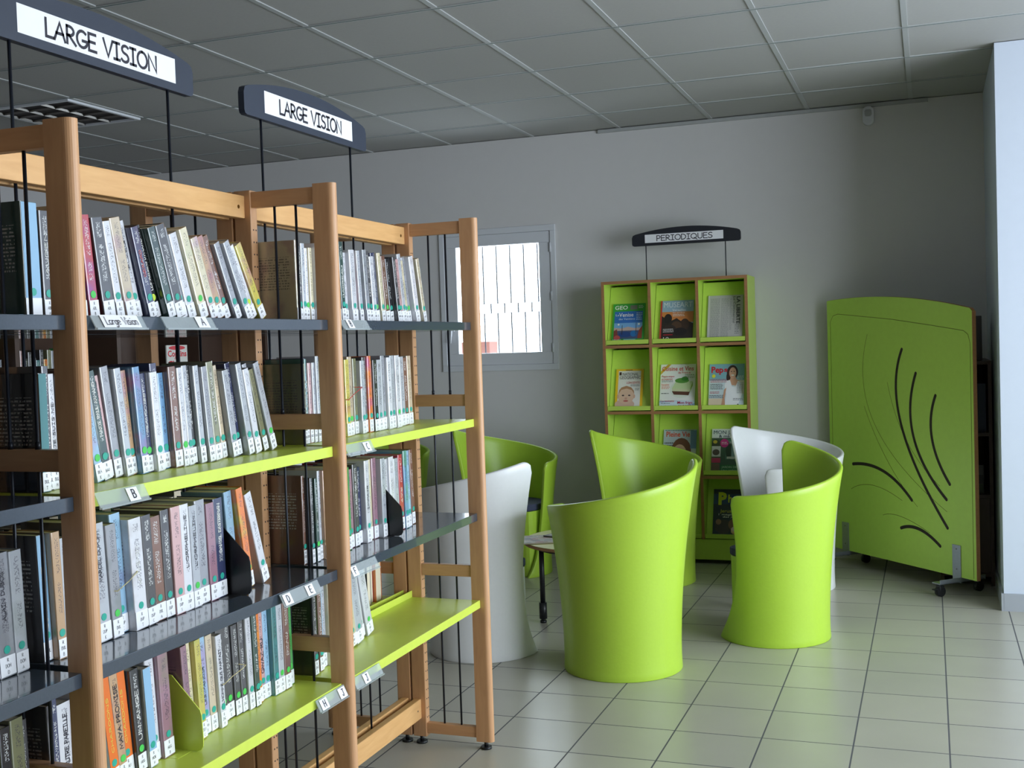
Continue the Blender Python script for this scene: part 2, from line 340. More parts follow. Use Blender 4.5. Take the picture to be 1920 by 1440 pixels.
for zz in (1.34, 1.68, 2.0): struct(MB().tube((wx1+.001, Y1-.012, zz-.03), (wx1+.001, Y1-.012, zz+.03), .006, 'frame_white').build('hinge', win))
mat('bar_grey', (58, 60, 66), .6)
bars = MB(); YG = Y1+.12
for k in range(8): xx = -3.055+.0985*k; bars.tube((xx, YG, 1.65), (xx, YG, wz1), .005, 'bar_grey', 8).tube((xx, YG, wz0), (xx, YG, 1.585), .005, 'bar_grey', 8)
for k in range(8): xx = -3.005+.0985*k; bars.tube((xx, YG, 1.585), (xx, YG, 1.65), .005, 'bar_grey', 8)
for zz in (1.65, 1.585): bars.box((wx0, YG-.004, zz-.002), (wx1, YG+.004, zz+.002), 'frame_white')
tag(bars.build('window_grille'), 'thin metal burglar bars outside the small white window', 'window bars')
tag(MB().box((-3.75, 8.9, 0), (-3.44, 9.1, 1.40), 'terracotta', .01).build('garden_wall'), 'terracotta coloured wall end seen low through the small barred window', 'wall')

# louvred ceiling light (switched off) in the ceiling grid
lt = thing('ceiling_light', 'square recessed ceiling light with dark mirrored louvres, switched off', 'ceiling light', (-4.494, 5.19, ZC))
f_ = MB()
for (a, b, c, d) in ((-.285, .285, -.295, -.275), (-.285, .285, .275, .295), (-.285, -.265, -.275, .275), (.265, .285, -.275, .275)): f_.box((a, c, -.012), (b, d, .003), 'frame_white')
f_.build('frame', lt)
f_ = MB().box((-.265, -.275, -.0012), (.265, .275, .001), mat('louvre_shade', (36, 30, 28), .55))  # dark sheet paints the shade deep inside the louvre cells
f_.build('housing', lt)
for k in range(4):
    xx = -.265+.53*k/3
    MB().prism([(xx-.006, .0), (xx+.006, .0), (xx, -.012)], 1, -.275, .275, 'metal_reflector').build('reflector', lt)
for k in range(1, 5):
    yy = -.275+.55*k/5
    MB().prism([(yy-.003, .0), (yy+.003, .0), (yy, -.012)], 0, -.265, .265, 'metal_reflector').build('louvre', lt)

# motion detector
d_ = thing('motion_detector', 'small white motion detector high on the back wall under the ceiling', 'detector', (-.315, Y1, 2.60))
def rrect(x0, y0, x1, y1, r, n=5):
    out = []
    for cx, cy, a in ((x1-r, y1-r, 0), (x0+r, y1-r, 90), (x0+r, y0+r, 180), (x1-r, y0+r, 270)):
        out += [(cx+r*math.cos(R(a+90*k/n)), cy+r*math.sin(R(a+90*k/n))) for k in range(n+1)]
    return out
MB().prism(rrect(-.032, 0, .032, .108, .028), 1, -.045, 0, 'frame_white').build('housing', d_)
MB().prism(rrect(-.02, .05, .02, .09, .012), 1, -.05, -.045, 'grid_white').build('lens', d_)

# ------------------------------------------------------------------ bookcases
YP_ = [-.29-.0, .697, 1.652, 2.590, 3.560]     # front (camera-side) faces of the end frames
PT = .031
LV = [1.449, 1.125, .807, .512]
BX0, BX1 = -1.70, -1.437                        # shelf depth, front row
def bookcase(name, label, sgn, xs, xf, cols, ys, group):
    """xs spine side, xf front side (open); sgn +1 opens to +x"""
    root = thing(name, label, 'bookcase', ((xs+xf)/2, (ys[0]+ys[-1])/2, 0), group=group)
    ox, oy = root.location.x, root.location.y
    def b(mb, nm, par=root): o = mb.build(nm, par); o.location = (0, 0, 0); return o
    S = lambda x: x-ox
    lo, hi = min(xs, xf), max(xs, xf)
    for y in ys:
        yl = y-oy
        # front upright with bull-nose edge
        x1 = xf; w_ = .059; pts = [(S(x1-sgn*w_), yl), (S(x1-sgn*w_), yl+PT)] + [(S(x1-sgn*.016)+sgn*.016*math.cos(R(a)), yl+PT/2+PT/2*math.sin(R(a))) for a in range(90, -91, -15)]
        b(MB().prism(pts, 2, .026, 1.797, 'wood_upright'), 'upright')
        xs2 = xs+sgn*.05
        sp = MB().box((S(min(xs, xs2)), yl, .026), (S(max(xs, xs2)), yl+PT, 1.795), 'wood_upright', .003)
        o = b(sp, 'upright')
        hm = MB()
        for k in range(52):
            z = .06+k*.032
            hm.box((S(xs2)-.0003 if sgn > 0 else S(xs2)-.0006, yl+PT*.30, z-.002), (S(xs2)+.0006 if sgn > 0 else S(xs2)+.0003, yl+PT*.30+.004, z+.002), 'black_plastic')
            if k % 1 == 0: hm.box((S(xs2)-.0003 if sgn > 0 else S(xs2)-.0006, yl+PT*.68, z-.002), (S(xs2)+.0006 if sgn > 0 else S(xs2)+.0003, yl+PT*.68+.004, z+.002), 'black_plastic')
        h_ = hm.build('peg_holes', o)
        a, c = sorted((xs2, x1-sgn*w_))
        for z0, z1 in ((1.749, 1.790), (1.168, 1.208), (.588, .628), (.038, .074)):
            b(MB().box((S(a), yl+.004, z0), (S(c), yl+PT-.004, z1), 'wood_cross', .002), 'crossbar')
        for fx in (.34, .68):
            xx = S(xs2+(x1-sgn*w_-xs2)*fx)
            b(MB().tube((xx, yl+PT/2, .05), (xx, yl+PT/2, 1.77), .0035, 'rod', 8).tube((xx, yl+PT/2, 1.208), (xx, yl+PT/2, 1.222), .005, 'rod', 8), 'rod')
        for xx in (xs+sgn*.025, xf-sgn*.03):
            b(MB().tube((S(xx), yl+PT/2, 0), (S(xx), yl+PT/2, .008), .019, 'black_plastic', 14).tube((S(xx), yl+PT/2, .008), (S(xx), yl+PT/2, .027), .007, 'black_plastic', 10), 'foot')
    for i in range(len(ys)-1):
        a, c = ys[i]+PT-oy, ys[i+1]-oy
        x0, x1 = sorted((xs+sgn*.008, xs+sgn*.034))
        b(MB().box((S(x0), a, 1.722), (S(x1), c, 1.781), 'wood_beam', .003).tube((S(x1), c-.03, 1.75), (S(x1)+.0008, c-.03, 1.75), .005, 'brass', 10), 'top_rail')
        b(MB().box((S(x0), a, .09), (S(x1), c, .158), 'wood_beam', .003).tube((S(x1), c-.03, .123), (S(x1)+.0008, c-.03, .123), .003, 'rod', 10), 'bottom_rail')
        for k, z in enumerate(LV):
            m = cols[i][k]
            if m is None: continue
            xb, xn = xs+sgn*.012, xf-sgn*.028
            x0, x1 = sorted((xb, xn)); p = MB()
            p.box((S(x0), a+.001, z-.0265), (S(x1), c-.001, z), m, .0015)
            xb0, xb1 = sorted((xb, xb+sgn*.0025)); p.box((S(xb0), a+.001, z-.002), (S(xb1), c-.001, z+.022), m)
            b(p, 'shelf')
    return root
D, L_ = 'steel_dark', 'lime'
YS = [-.25, .70, 1.644, 2.590, 3.560]
bookcase('bookcase', 'long beechwood bookcase with dark and lime metal shelves, nearest row facing the chairs', 1, -1.706, -1.412,
         [[D, D, D, L_], [D, D, D, L_], [D, L_, D, L_], [D, L_, D, L_]], YS, None)
bookcase('bookcase', 'beechwood bookcase standing back to back behind the nearest shelf row', -1, -1.712, -2.045,
         [[D, D, D, L_], [D, D, D, L_], [D, D, L_, L_], [D, None, L_, L_]], YS, None)

# ------------------------------------------------------------------ books
COL = dict(white=(214,214,220), grey=(150,152,160), silver=(176,180,188), beige=(200,180,150), cream=(216,204,168), navy=(36,42,78), black=(26,26,30), charcoal=(62,60,64), teal=(60,120,124), blue=(92,140,184),
           sky=(138,178,208), red=(172,34,44), orange=(222,110,36), green=(52,150,62), forest=(34,62,54), brown=(112,72,56), mauve=(150,106,122), pink=(206,160,160), yellow=(206,190,80), olive=(120,120,84), tan=(186,146,104))
WORD = dict(grey='grey', silver='silvery grey', navy='navy blue', charcoal='charcoal grey', sky='pale blue', forest='dark green', tan='light brown')
ORD = 'first second third fourth fifth sixth seventh eighth ninth tenth eleventh twelfth thirteenth fourteenth fifteenth sixteenth seventeenth eighteenth nineteenth twentieth'.split()
def ordinal(n):
    if n <= 20: return ORD[n-1]
    tens = {2: 'twenty', 3: 'thirty'}; t, u = divmod(n, 10)
    return {2: 'twentieth', 3: 'thirtieth'}[t] if u == 0 else tens[t]+'-'+ORD[u-1]
def book(y, z, t, h, lean, colour, x, depth, label, group, name='paperback_book', dot='dot_teal', lab=None, title=None, back=False, art=None, panel=None):
    """a covered paperback; spine at local x=0 facing +x, thickness along y"""
    c = lin(tuple(v*.86+.14*168 for v in COL[colour])); j = random.uniform(.88, 1.1); a_ = random.choice((.1, .3, .6, .9, 1)) if art is None else art  # colour greyed to paint in the plastic film's pale sheen
    e = .0011; tr = min(.003, t*.25); mb = MB()
    # bent cover: outer outline with rounded spine edges, inner hollow
    out = [(-depth, 0), (-tr, 0), (-tr*.3, tr*.3), (0, tr), (0, t-tr), (-tr*.3, t-tr*.3), (-tr, t), (-depth, t), (-depth, t-e), (-e-tr*.4, t-e), (-e, t-tr-e*.3), (-e, tr+e*.3), (-e-tr*.4, e), (-depth, e)]
    mb.prism(out, 2, 0, h, 'cover')
    sg = -1 if back else 1
    o = mb.build(name, None, (x, y, z), (R(lean), 0, 0), (min(1, c[0]*j), min(1, c[1]*j), min(1, c[2]*j), a_))
    if back:
        o.rotation_euler = (0, 0, math.pi); o.location.y += t
    tag(o, label, 'book', group)
    MB().box((-depth+.002, e, .0015), (-e-.001, t-e, h-.0025), 'pages').build('pages', o)
    if panel:
        MB().box((-.0003, t*.04, .001), (.0003, t*.96, h-.001), flat(COL[panel])).build('spine_panel', o)
    if lab:
        lm = MB(); hl = min(.036, .16*h); s_ = t*.96
        lm.box((-.0002, t*.02, .002), (.0005, t*.98, .002+hl), 'label_white')
        if lab != '-':
            for k, (s, zz) in enumerate(zip(('R', lab, random.choice('ABCDEHKLMOPST')), (.72, .42, .1))):
                hh = hl*.17; ww = text_width(s)*hh; sx = min(1, t*.75/ww)
                strokes(lm, s, (.0005, t/2-ww*sx/2, .002+hl*zz), (0, 1, 0), (0, 0, 1), hh, .0007, 'ink', sx, .0003)
        lm.build('spine_label', o)
        if dot:
            r = min(.0075, t*.46); dm = MB(); i = dm.mi(dot); zc = .002+hl+r*1.5
            dm.bm.faces.new([dm.bm.verts.new((.0008, t/2+r*math.cos(2*math.pi*k/16), zc+r*math.sin(2*math.pi*k/16))) for k in range(16)]).material_index = i
            dm.build('colour_dot', o)
    if title:
        s, m, zz, ht, fromtop = title; tm = MB()
        # written along the spine, reading upward (French habit) 
        hh = min(ht, t*.62); strokes(tm, s, (.0003, t/2+hh/2, h*zz), (0, 0, 1), (0, -1, 0), hh, hh*.16, m, 1, .0004, spread=h*fromtop)
        tm.build('title', o)
    return o
_n = {}
def cnt(k): _n[k] = _n.get(k, 0)+1; return _n[k]
def row(y0, y1, z, cols, leans, h, shelf, code, x=-1.55, depth=.127, dots=None, titles={}, widths=None, hs={}, wob=.012, panels={}):
    n = len(cols); wts = widths or [random.uniform(.8, 1.2) for _ in cols]
    lean = [leans[0] if n == 1 else leans[min(len(leans)-2, int(i/(n-1)*(len(leans)-1)))] + (leans[min(len(leans)-1, int(i/(n-1)*(len(leans)-1))+1)]-leans[min(len(leans)-2, int(i/(n-1)*(len(leans)-1)))])*((i/(n-1)*(len(leans)-1)) % 1 if i < n-1 else 1) for i in range(n)]
    H_ = [h*(1+random.uniform(-.05, .05)) for _ in cols]
    for k, v in hs.items(): H_[k] = v
    gap = [0]+[max(0, min(H_[i], H_[i-1])*(math.tan(R(lean[i]))-math.tan(R(lean[i-1])))) for i in range(1, n)]
    tot = sum(wt/math.cos(R(a)) for wt, a in zip(wts, lean)); s = (y1-y0-sum(gap))/tot*.985
    y = y0
    for i, c in enumerate(cols):
        y += gap[i]; t = wts[i]*s
        word = WORD.get(c, c)
        how = 'leaning ' if lean[i] > 6 else 'upright '
        b = book(y, z+.0006, t, H_[i], lean[i], c, x+random.uniform(-wob, wob), depth*random.uniform(.93, 1.03),
             f'{how}{word} paperback, {ordinal(cnt(shelf))} along {shelf}', 'covered paperbacks on '+shelf,
             dot=(dots[i % len(dots)] if dots else random.choice(('dot_teal',)*7+('dot_green',))), lab=code[i % len(code)] if isinstance(code, list) else code, title=titles.get(i), panel=panels.get(i))
        y += t/math.cos(R(lean[i]))*1.012
TI = lambda s, m='ink', z=.36, ht=.009, ft=.5: (s, m, z, ht, ft)
WH = flat((220, 220, 214)); RD = flat((180, 40, 44)); OR = flat((220, 170, 90)); YE = flat((220, 214, 90))
MIDT, FART = "the middle bay's {} shelf", "the far bay's {} shelf"
# middle bay
row(1.680, 1.775, LV[0], 'forest charcoal beige'.split(), [1, 2], .208, MIDT.format('top dark'), ['-', 'ABE', 'AUD'], widths=[1.3, .8, .7], hs={0: .214}, panels={0: 'sky'}, titles={1: TI('AUDEN', WH, .4, .007, .4)})  # first cover is dark green, its colour also carrying the side's shade
row(1.796, 2.489, LV[0], 'charcoal red charcoal white beige white navy black forest charcoal grey white cream cream tan brown grey silver white yellow'.split(),
    [3, 8, 12, 15, 18, 18, 19, 21, 24, 27, 30], .200, MIDT.format('top dark'), ['ADL', 'ADL', 'ADL', 'ALI', 'ALI', 'ALL'], titles={7: TI("LES VOISINS D'A COTE", WH, .3, .009, .55), 5: TI('ALLEG', 'ink', .5, .006, .3), 6: TI('GERARD', RD, .45, .007, .3)}, dots=['dot_teal', 'dot_green', 'dot_teal', 'dot_teal', 'dot_teal', 'dot_teal', 'dot_teal', 'dot_yellow', 'dot_teal', 'dot_teal', 'dot_teal'])
row(1.678, 1.762, LV[1], 'black charcoal white charcoal'.split(), [0, 2], .226, MIDT.format('second lime'), ['BUL'], panels={0: 'teal'}, titles={2: TI('JE SUIS NE', 'ink', .35, .006, .4), 3: TI('JEAN PIERRE', WH, .45, .007, .4)})  # first cover painted black for the shade on its side; spine stays teal
row(1.775, 2.508, LV[1], 'charcoal brown sky forest pink grey silver tan blue navy white navy blue brown white silver black silver grey olive silver beige grey navy silver white grey olive silver'.split(),
    [9, 11, 8, 5, 4, 4, 5, 7, 10, 13, 18], .219, MIDT.format('second lime'), ['BAR', 'BAR', 'BEA', 'BAU', 'BOR', 'BRU'], titles={1: TI('BRADFORD', OR, .6, .008, .3), 3: TI('MARIE PAUL ARMAND', WH, .4, .008, .5), 4: TI('PATRICK BREUZE', 'ink', .55, .008, .4), 9: TI('FRANCOISE', WH, .4, .006, .4), 19: TI("L'HEURE DE L'AUBE", WH, .4, .007, .5)})
row(1.680, 1.772, LV[2], 'charcoal tan silver navy'.split(), [2, 2], .23, MIDT.format('third dark'), ['DUL'], panels={0: 'sky'}, titles={0: TI('UNE ETRANGE RECOLTE', WH, .2, .008, .55), 3: TI('ALBERT DUCLOZ', WH, .45, .009, .45)})
row(1.782, 2.266, LV[2], 'charcoal silver grey sky white charcoal brown charcoal pink white silver grey mauve navy'.split(),
    [3, 3, 2, 2], .236, MIDT.format('third dark'), ['DUP', 'DUP', 'DUL', 'DUP'], widths=[1, 1.15, .9, .95, 1.15, .9, 1.05, .85, .95, .9, .85, 1.1, .9, 1.05], titles={1: TI('MARCEL DUPONT', 'ink', .5, .008, .45), 4: TI('LE CHEMIN', WH, .4, .008, .35), 9: TI("L'ORPHELINE", 'ink', .4, .008, .5), 10: TI("L'ORPHELIN", 'ink', .4, .008, .5), 13: TI('DANIEL EASTERMAN', WH, .45, .009, .5)})
row(2.290, 2.432, LV[2], 'sky orange white'.split(), [5, 9, 17], .234, MIDT.format('third dark'), ['DUB'])
row(1.678, 1.775, LV[3], 'charcoal navy white white'.split(), [2, 2], .215, MIDT.format('bottom lime'), ['-'], widths=[.5, .7, 1.5, 1], titles={2: TI('DE AUTRE PAREILLE', 'ink', .3, .010, .6), 3: TI('KATHERINE', 'ink', .5, .008, .4)})
row(1.797, 2.040, LV[3], 'grey silver tan silver black silver white mauve'.split(), [7, 6, 4, 3], .222, MIDT.format('bottom lime'), ['HAN', 'HUG', 'HOR'], dots=['dot_teal', 'dot_teal', 'dot_green', 'dot_teal', 'dot_green', 'dot_teal'], titles={2: TI('MAYA PROMISE', 'ink', .3, .01, .6), 4: TI('UN ANGE', WH, .3, .01, .5), 1: TI('CHARDONS', YE, .3, .006, .5), 3: TI('CHARDONS', YE, .3, .006, .5)}, panels={1: 'orange', 3: 'orange', 5: 'sky'})
row(2.080, 2.560, LV[3], 'mauve cream yellow sky beige white charcoal charcoal charcoal charcoal white forest orange pink sky teal silver brown green'.split(), [4, 3, 2, 1], .226, MIDT.format('bottom lime'), ['JAC', 'JAC', 'JEN', 'JAM'],
    dots=['dot_teal', 'dot_teal', 'dot_teal', 'dot_teal', 'dot_teal', 'dot_teal', 'dot_green', 'dot_green', 'dot_green', 'dot_green'], titles={5: TI("L'HOMME QUI PARTAIT", 'ink', .25, .008, .6), 13: TI('GWAZ-RU', 'ink', .3, .012, .4), 3: TI('LES MANDIR', 'ink', .3, .007, .4)})
NEART = "the near bay's {} shelf"
row(1.470, 1.640, LV[2], 'charcoal silver silver grey silver'.split(), [3, 2], .232, NEART.format('third dark'), ['DOH'], titles={3: TI('ALAIN DUBOS', 'ink', .45, .008, .4)})
row(1.520, 1.640, LV[3], 'olive black olive charcoal'.split(), [2, 2], .215, NEART.format('bottom lime'), ['-'])
# far bay
row(2.630, 2.745, LV[0], 'cream charcoal silver white cream white'.split(), [1, 1], .203, FART.format('top dark'), ['ARN'], hs={0: .212}, titles={1: TI('ARNOUX', WH, .5, .007, .4)})
row(2.815, 3.455, LV[0], 'teal orange forest white white pink silver grey charcoal white navy cream brown black charcoal pink silver cream grey white charcoal cream'.split(), [2, 4, 7, 10, 14], .205, FART.format('top dark'), ['BAR', 'AUR'], titles={2: TI('BARREAU', WH, .3, .008, .4), 0: TI('MARIE', WH, .3, .007, .5)}, hs={2: .225})
row(2.630, 2.730, LV[1], 'olive teal navy pink silver silver cream'.split(), [1, 1], .222, FART.format('second lime'), ['BUS'], titles={1: TI('AVEC SANS ELLE', WH, .25, .008, .5), 2: TI('AVEC SANS ELLE', WH, .25, .008, .5)})
row(2.80, 3.345, LV[1], 'silver charcoal yellow beige brown olive silver charcoal orange black silver grey white silver white beige silver brown beige'.split(), [1, 1, 2], .222, FART.format('second lime'), ['COL', 'COT', 'CLA'])
row(2.630, 2.745, LV[2], 'brown charcoal silver forest white silver tan blue'.split(), [0, 1], .23, FART.format('third dark'), ['FER'], titles={7: TI('AVANT FERRARIS', WH, .3, .009, .5)})
row(2.800, 3.085, LV[2], 'beige green mauve charcoal navy white cream mauve silver'.split(), [1, 1], .233, FART.format('third dark'), ['FAU', 'ESC'], titles={0: TI('CLAUDE ARSENE', 'ink', .35, .008, .5), 3: TI('AUX YEUX', WH, .5, .008, .35), 5: TI('IMPAIR', 'ink', .4, .009, .3)})
row(3.098, 3.325, LV[2], 'white white silver red blue sky beige brown'.split(), [1, 2], .236, FART.format('third dark'), ['FAU'])
row(2.630, 2.745, LV[3], 'charcoal green brown sky silver cream'.split(), [1, 1], .23, FART.format('bottom lime'), ['JAQ'])
row(2.800, 3.08, LV[3], 'silver white cream silver white white'.split(), [7, 9, 11, 14], .215, FART.format('bottom lime'), ['JUN'], x=-1.585, depth=.092)
# books in the row behind, seen by their page edges
BK = 'behind, in the back-to-back bookcase, on its {} shelf'
def back_row(y0, y1, z, n, h, shelf):
    y = y0
    for i in range(n):
        t = (y1-y0)/n*.97; c = random.choice(list(COL))
        book(y, z+.0006, t, h*random.uniform(.9, 1.05), 0, c, -1.93+random.uniform(-.01, .01), .15, f'{WORD.get(c, c)} book, cream page edges showing, {ordinal(i+1)} along {shelf}', 'books on '+shelf, back=True, lab=None)
        y += (y1-y0)/n
back_row(1.75, 2.50, LV[2], 22, .22, "the rear bookcase's lime shelf, middle bay")
back_row(1.75, 2.55, LV[3], 20, .22, "the rear bookcase's bottom shelf, middle bay")
back_row(2.65, 3.45, LV[2], 20, .2, "the rear bookcase's lime shelf, far bay")
back_row(2.85, 3.50, LV[3], 15, .23, "the rear bookcase's bottom shelf, far bay")

# rubber bands round bundles of books
def band(name, pts, col, label):
    mb = MB()
    for a, b in zip(pts, pts[1:]): mb.tube(a, b, .0011, col, 6)
    tag(mb.build(name), label, 'rubber band')
band('rubber_band', [(-1.66, 2.212, .615), (-1.537, 2.214, .612), (-1.536, 2.25, .622), (-1.536, 2.29, .628), (-1.537, 2.305, .632), (-1.66, 2.306, .635)], flat((206, 190, 140)), 'cream rubber band round the grey volumes on the bottom lime shelf')
band('rubber_band', [(-1.66, 1.862, .905), (-1.537, 1.866, .903), (-1.536, 1.90, .916), (-1.537, 1.93, .93), (-1.66, 1.932, .93)], flat((196, 186, 140)), 'pale rubber band round two volumes on the lower dark shelf')
band('rubber_band', [(-1.62, 2.86, 1.232), (-1.535, 2.862, 1.23), (-1.534, 2.90, 1.247), (-1.534, 2.945, 1.262), (-1.62, 2.947, 1.262)], flat((190, 50, 50)), 'red rubber band round books on the lime shelf of the far bay')

# book ends
def bookend(y, z, m, label, x=-1.49):
    o = MB().prism([(-.15, 0), (-.016, 0), (-.006, .004), (-.001, .012), (0, .03), (-.002, .078), (-.005, .09), (-.075, .162), (-.13, .17), (-.15, .16)], 1, 0, .0022, m).box((-.15, -.05, -.0004), (-.03, .0022, .0), m).build('bookend', None, (x, y, z))
    tag(o, label, 'bookend')
bookend(2.2715, LV[2]+.0005, mat('bookend_black', (20, 20, 22), .35), 'black metal bookend on the lower dark shelf of the middle bay')
bookend(3.0885, LV[2]+.0005, 'bookend_black', 'black metal bookend on the lower dark shelf of the far bay')
bookend(2.0620, LV[3]+.0005, 'lime', 'lime green metal bookend on the bottom shelf of the middle bay')

# clip-on label holders
def holder(y0, y1, z, cards, label, zh=.026):
    root = thing('label_holder', label, 'shelf label', (-1.4365, y0, z)); L = y1-y0
    MB().prism([(.0005, .002), (.0025, .002), (.016, -zh), (.014, -zh-.001)], 1, 0, L, 'clear_plastic').box((.012, 0, -zh-.0025), (.019, L, -zh+.001), 'clear_plastic').build('plastic_strip', root)
    nrm = Vector((zh+.002, 0, .0135)).normalized(); up = Vector((-.0135, 0, zh+.002)).normalized()
    for ca, cb, t in cards:
        a = Vector((.0165, ca-y0, -zh+.0015)); cm = MB(); wd = cb-ca; hh = .027
        for (m, off) in (('paper', .0),):
            p = [a+nrm*.0006, a+Vector((0, wd, 0))+nrm*.0006, a+Vector((0, wd, 0))+up*hh+nrm*.0006, a+up*hh+nrm*.0006]
            cm.quad(p, m)
        ht = .017 if len(t) == 1 else .0165
        ww = text_width(t)*ht; sx = min(1, wd*.86/ww)
        strokes(cm, t, a+Vector((0, wd/2-ww*sx/2+.001, 0))+up*.0055+nrm*.001, (0, 1, 0), up, ht, .0019 if len(t) == 1 else .0014, 'ink', sx)
        cm.build('card', root)
holder(1.700, 1.845, LV[0]-.002, [(1.722, 1.828, 'Large Vision')], 'clear label holder with a card reading Large Vision under the top books', .022)
holder(1.905, 2.075, LV[0]-.002, [(2.012, 2.052, 'A')], 'clear label holder with the letter A on the top dark shelf', .022)
holder(2.640, 2.790, LV[0]-.002, [(2.668, 2.70, 'B')], 'clear label holder with the letter B on the top shelf of the far bay', .022)
holder(1.690, 1.830, LV[1]-.002, [(1.772, 1.803, 'B')], 'clear label holder with the letter B on the lime shelf edge')
holder(2.640, 2.790, LV[1]-.004, [(2.735, 2.770, 'C')], 'clear label holder with the letter C on the lime edge of the far bay')
holder(2.300, 2.475, LV[2]-.004, [(2.305, 2.34, 'D'), (2.408, 2.443, 'E')], 'clear label holder with letters D and E on the lower dark shelf')
holder(2.637, 2.79, LV[2]-.004, [(2.640, 2.672, 'F')], 'clear label holder with the letter F on the lower dark shelf')
holder(2.445, 2.588, LV[3]-.004, [(2.455, 2.49, 'H'), (2.548, 2.583, 'J')], 'clear label holder with letters H and J on the bottom lime edge')
holder(2.637, 2.79, LV[3]-.004, [(2.683, 2.715, 'J')], 'clear label holder with a single J on the bottom lime edge')

# ------------------------------------------------------------------ hanging-style signs on rods
def sign(label, txt, loc, rotz, wdt, ins0, ins1, rods, zrod, zb, zt, body, sw, scale=1):
    """local x along the board, local -y the readable face; z absolute"""
    root = thing('aisle_sign', label, 'sign', (loc[0], loc[1], 0), (0, 0, rotz))
    he = .078*scale; hm = .116*scale; r = .012; pts = [(r, zb), (wdt-r, zb), (wdt-r*.3, zb+r*.3), (wdt, zb+r), (wdt, zb+he-r*1.6), (wdt-r*.5, zb+he-r*.4), (wdt-r*1.8, zb+he+.002)]
    n = 14
    for k in range(1, n):
        s = k/n; pts.append((wdt-r*1.8-(wdt-r*3.6)*s, zb+he+.002+(hm-he)*(1-(2*s-1)**2)))
    pts += [(r*1.8, zb+he+.002), (r*.5, zb+he-r*.4), (0, zb+he-r*1.6), (0, zb+r), (r*.3, zb+r*.3)]
    MB().prism(pts, 1, -.009, .009, body).build('board', root)
    c = MB(); c.quad([(ins0, -.0096, zb+.019*scale), (ins1, -.0096, zb+.019*scale), (ins1, -.0096, zt), (ins0, -.0096, zt)], 'paper')
    hh = (zt-zb-.019*scale)*.62; ww = text_width(txt)*hh; W = (ins1-ins0)*(.72); 
    strokes(c, txt, (ins0+(ins1-ins0)/2-W/2+.004, -.0096, zb+.019*scale+(zt-zb-.019*scale)*.19), (1, 0, 0), (0, 0, 1), hh, hh*sw, 'ink', 1, .0004, spread=W)
    c.build('name_card', root)
    for x in rods: MB().tube((x, 0, zrod), (x, 0, zb+.01), .0035*scale, 'rod', 8).build('rod', root)
sign('dark grey sign reading LARGE VISION, the nearer one above the shelf row', 'LARGE VISION', (-1.709, 1.722), R(90), .703, .12, .632, (.105, .61), .1, 2.008, 2.086, 'sign_body', .18)
sign('dark grey sign reading LARGE VISION, the farther one above the shelf row', 'LARGE VISION', (-1.709, 2.650), R(90), .703, .10, .608, (.092, .607), .1, 2.008, 2.088, 'sign_body', .18)
sign('black sign reading PERIODIQUES above the green magazine rack', 'PERIODIQUES', (-1.72, 6.97), 0, .668, .082, .565, (.085, .575), 1.735, 1.95, 2.018, 'sign_dark', .16, .9)

# ------------------------------------------------------------------ magazine rack
RX0, RX1, RY0, RY1 = -1.905, -1.008, 6.88, 7.195
rack = thing('magazine_rack', 'tall lime green magazine rack with brown edges against the back wall', 'magazine rack', ((RX0+RX1)/2, (RY0+RY1)/2, 0))
def rb(mb, nm, par=rack):
    o = mb.build(nm, par); o.matrix_parent_inverse = Matrix.Translation(-rack.location); return o
E_ = .018; RT = 1.737; LVR = [1.341, .932, .537, .150]
for x0 in (RX0, RX1-E_): rb(MB().box((x0, RY0+.002, .025), (x0+E_, RY1, RT), 'lime_lam').box((x0, RY0, .025), (x0+E_, RY0+.002, RT), 'wood_band'), 'side_panel')
cw = (RX1-RX0-E_*4)/3
for k in (1, 2):
    x0 = RX0+k*(cw+E_); rb(MB().box((x0, RY0+.002, .15), (x0+E_, RY1-.01, RT-E_), 'lime_lam').box((x0, RY0, .15), (x0+E_, RY0+.002, RT-E_), 'wood_band'), 'divider')
rb(MB().box((RX0+E_, RY0+.002, RT-E_), (RX1-E_, RY1, RT), 'lime_lam').box((RX0+E_, RY0, RT-E_), (RX1-E_, RY0+.002, RT), 'wood_band'), 'top_board')
rb(MB().box((RX0+E_, RY1-.01, .025), (RX1-E_, RY1, RT-E_), 'lime_lam').build('x') if False else MB().box((RX0+E_, RY1-.01, .025), (RX1-E_, RY1, RT-E_), 'lime_lam'), 'back_panel')
rb(MB().box((RX0+E_, RY0+.012, .025), (RX1-E_, RY0+.03, .15), 'lime_lam'), 'plinth')
slots = {}
tops = [RT-E_]+[z-E_ for z in LVR[:3]]
for r_, z in enumerate(LVR):
    for k in range(3):
        x0 = RX0+E_+k*(cw+E_); x1 = x0+cw
        if r_ < 3: rb(MB().box((x0, RY0+.002, z-E_), (x1, RY1-.01, z), 'lime_lam').box((x0, RY0, z-E_), (x1, RY0+.002, z), 'wood_band'), 'shelf')
        zt = tops[r_]; yb, yt = RY0+.034, RY0+.16; zb = z+.014
        f = rb(MB().prism([(yb, zb), (yt, zt-.012), (yt+.008, zt-.012), (yb+.008, zb)], 0, x0+.003, x1-.003, 'lime_lam'), 'sloped_flap')
        lp = MB().prism([(RY0+.004, zb-.008), (RY0+.001, zb+.018), (RY0+.006, zb+.019), (RY0+.011, zb), (yb+.002, zb+.002), (yb+.002, zb-.008)], 0, x0+.003, x1-.003, 'lime_lam')
        o = lp.build('ledge', f)
        slots[(r_, k)] = ((x0+x1)/2, RY0+.0285, zb+.003, math.atan2(yt-yb, zt-.012-zb))

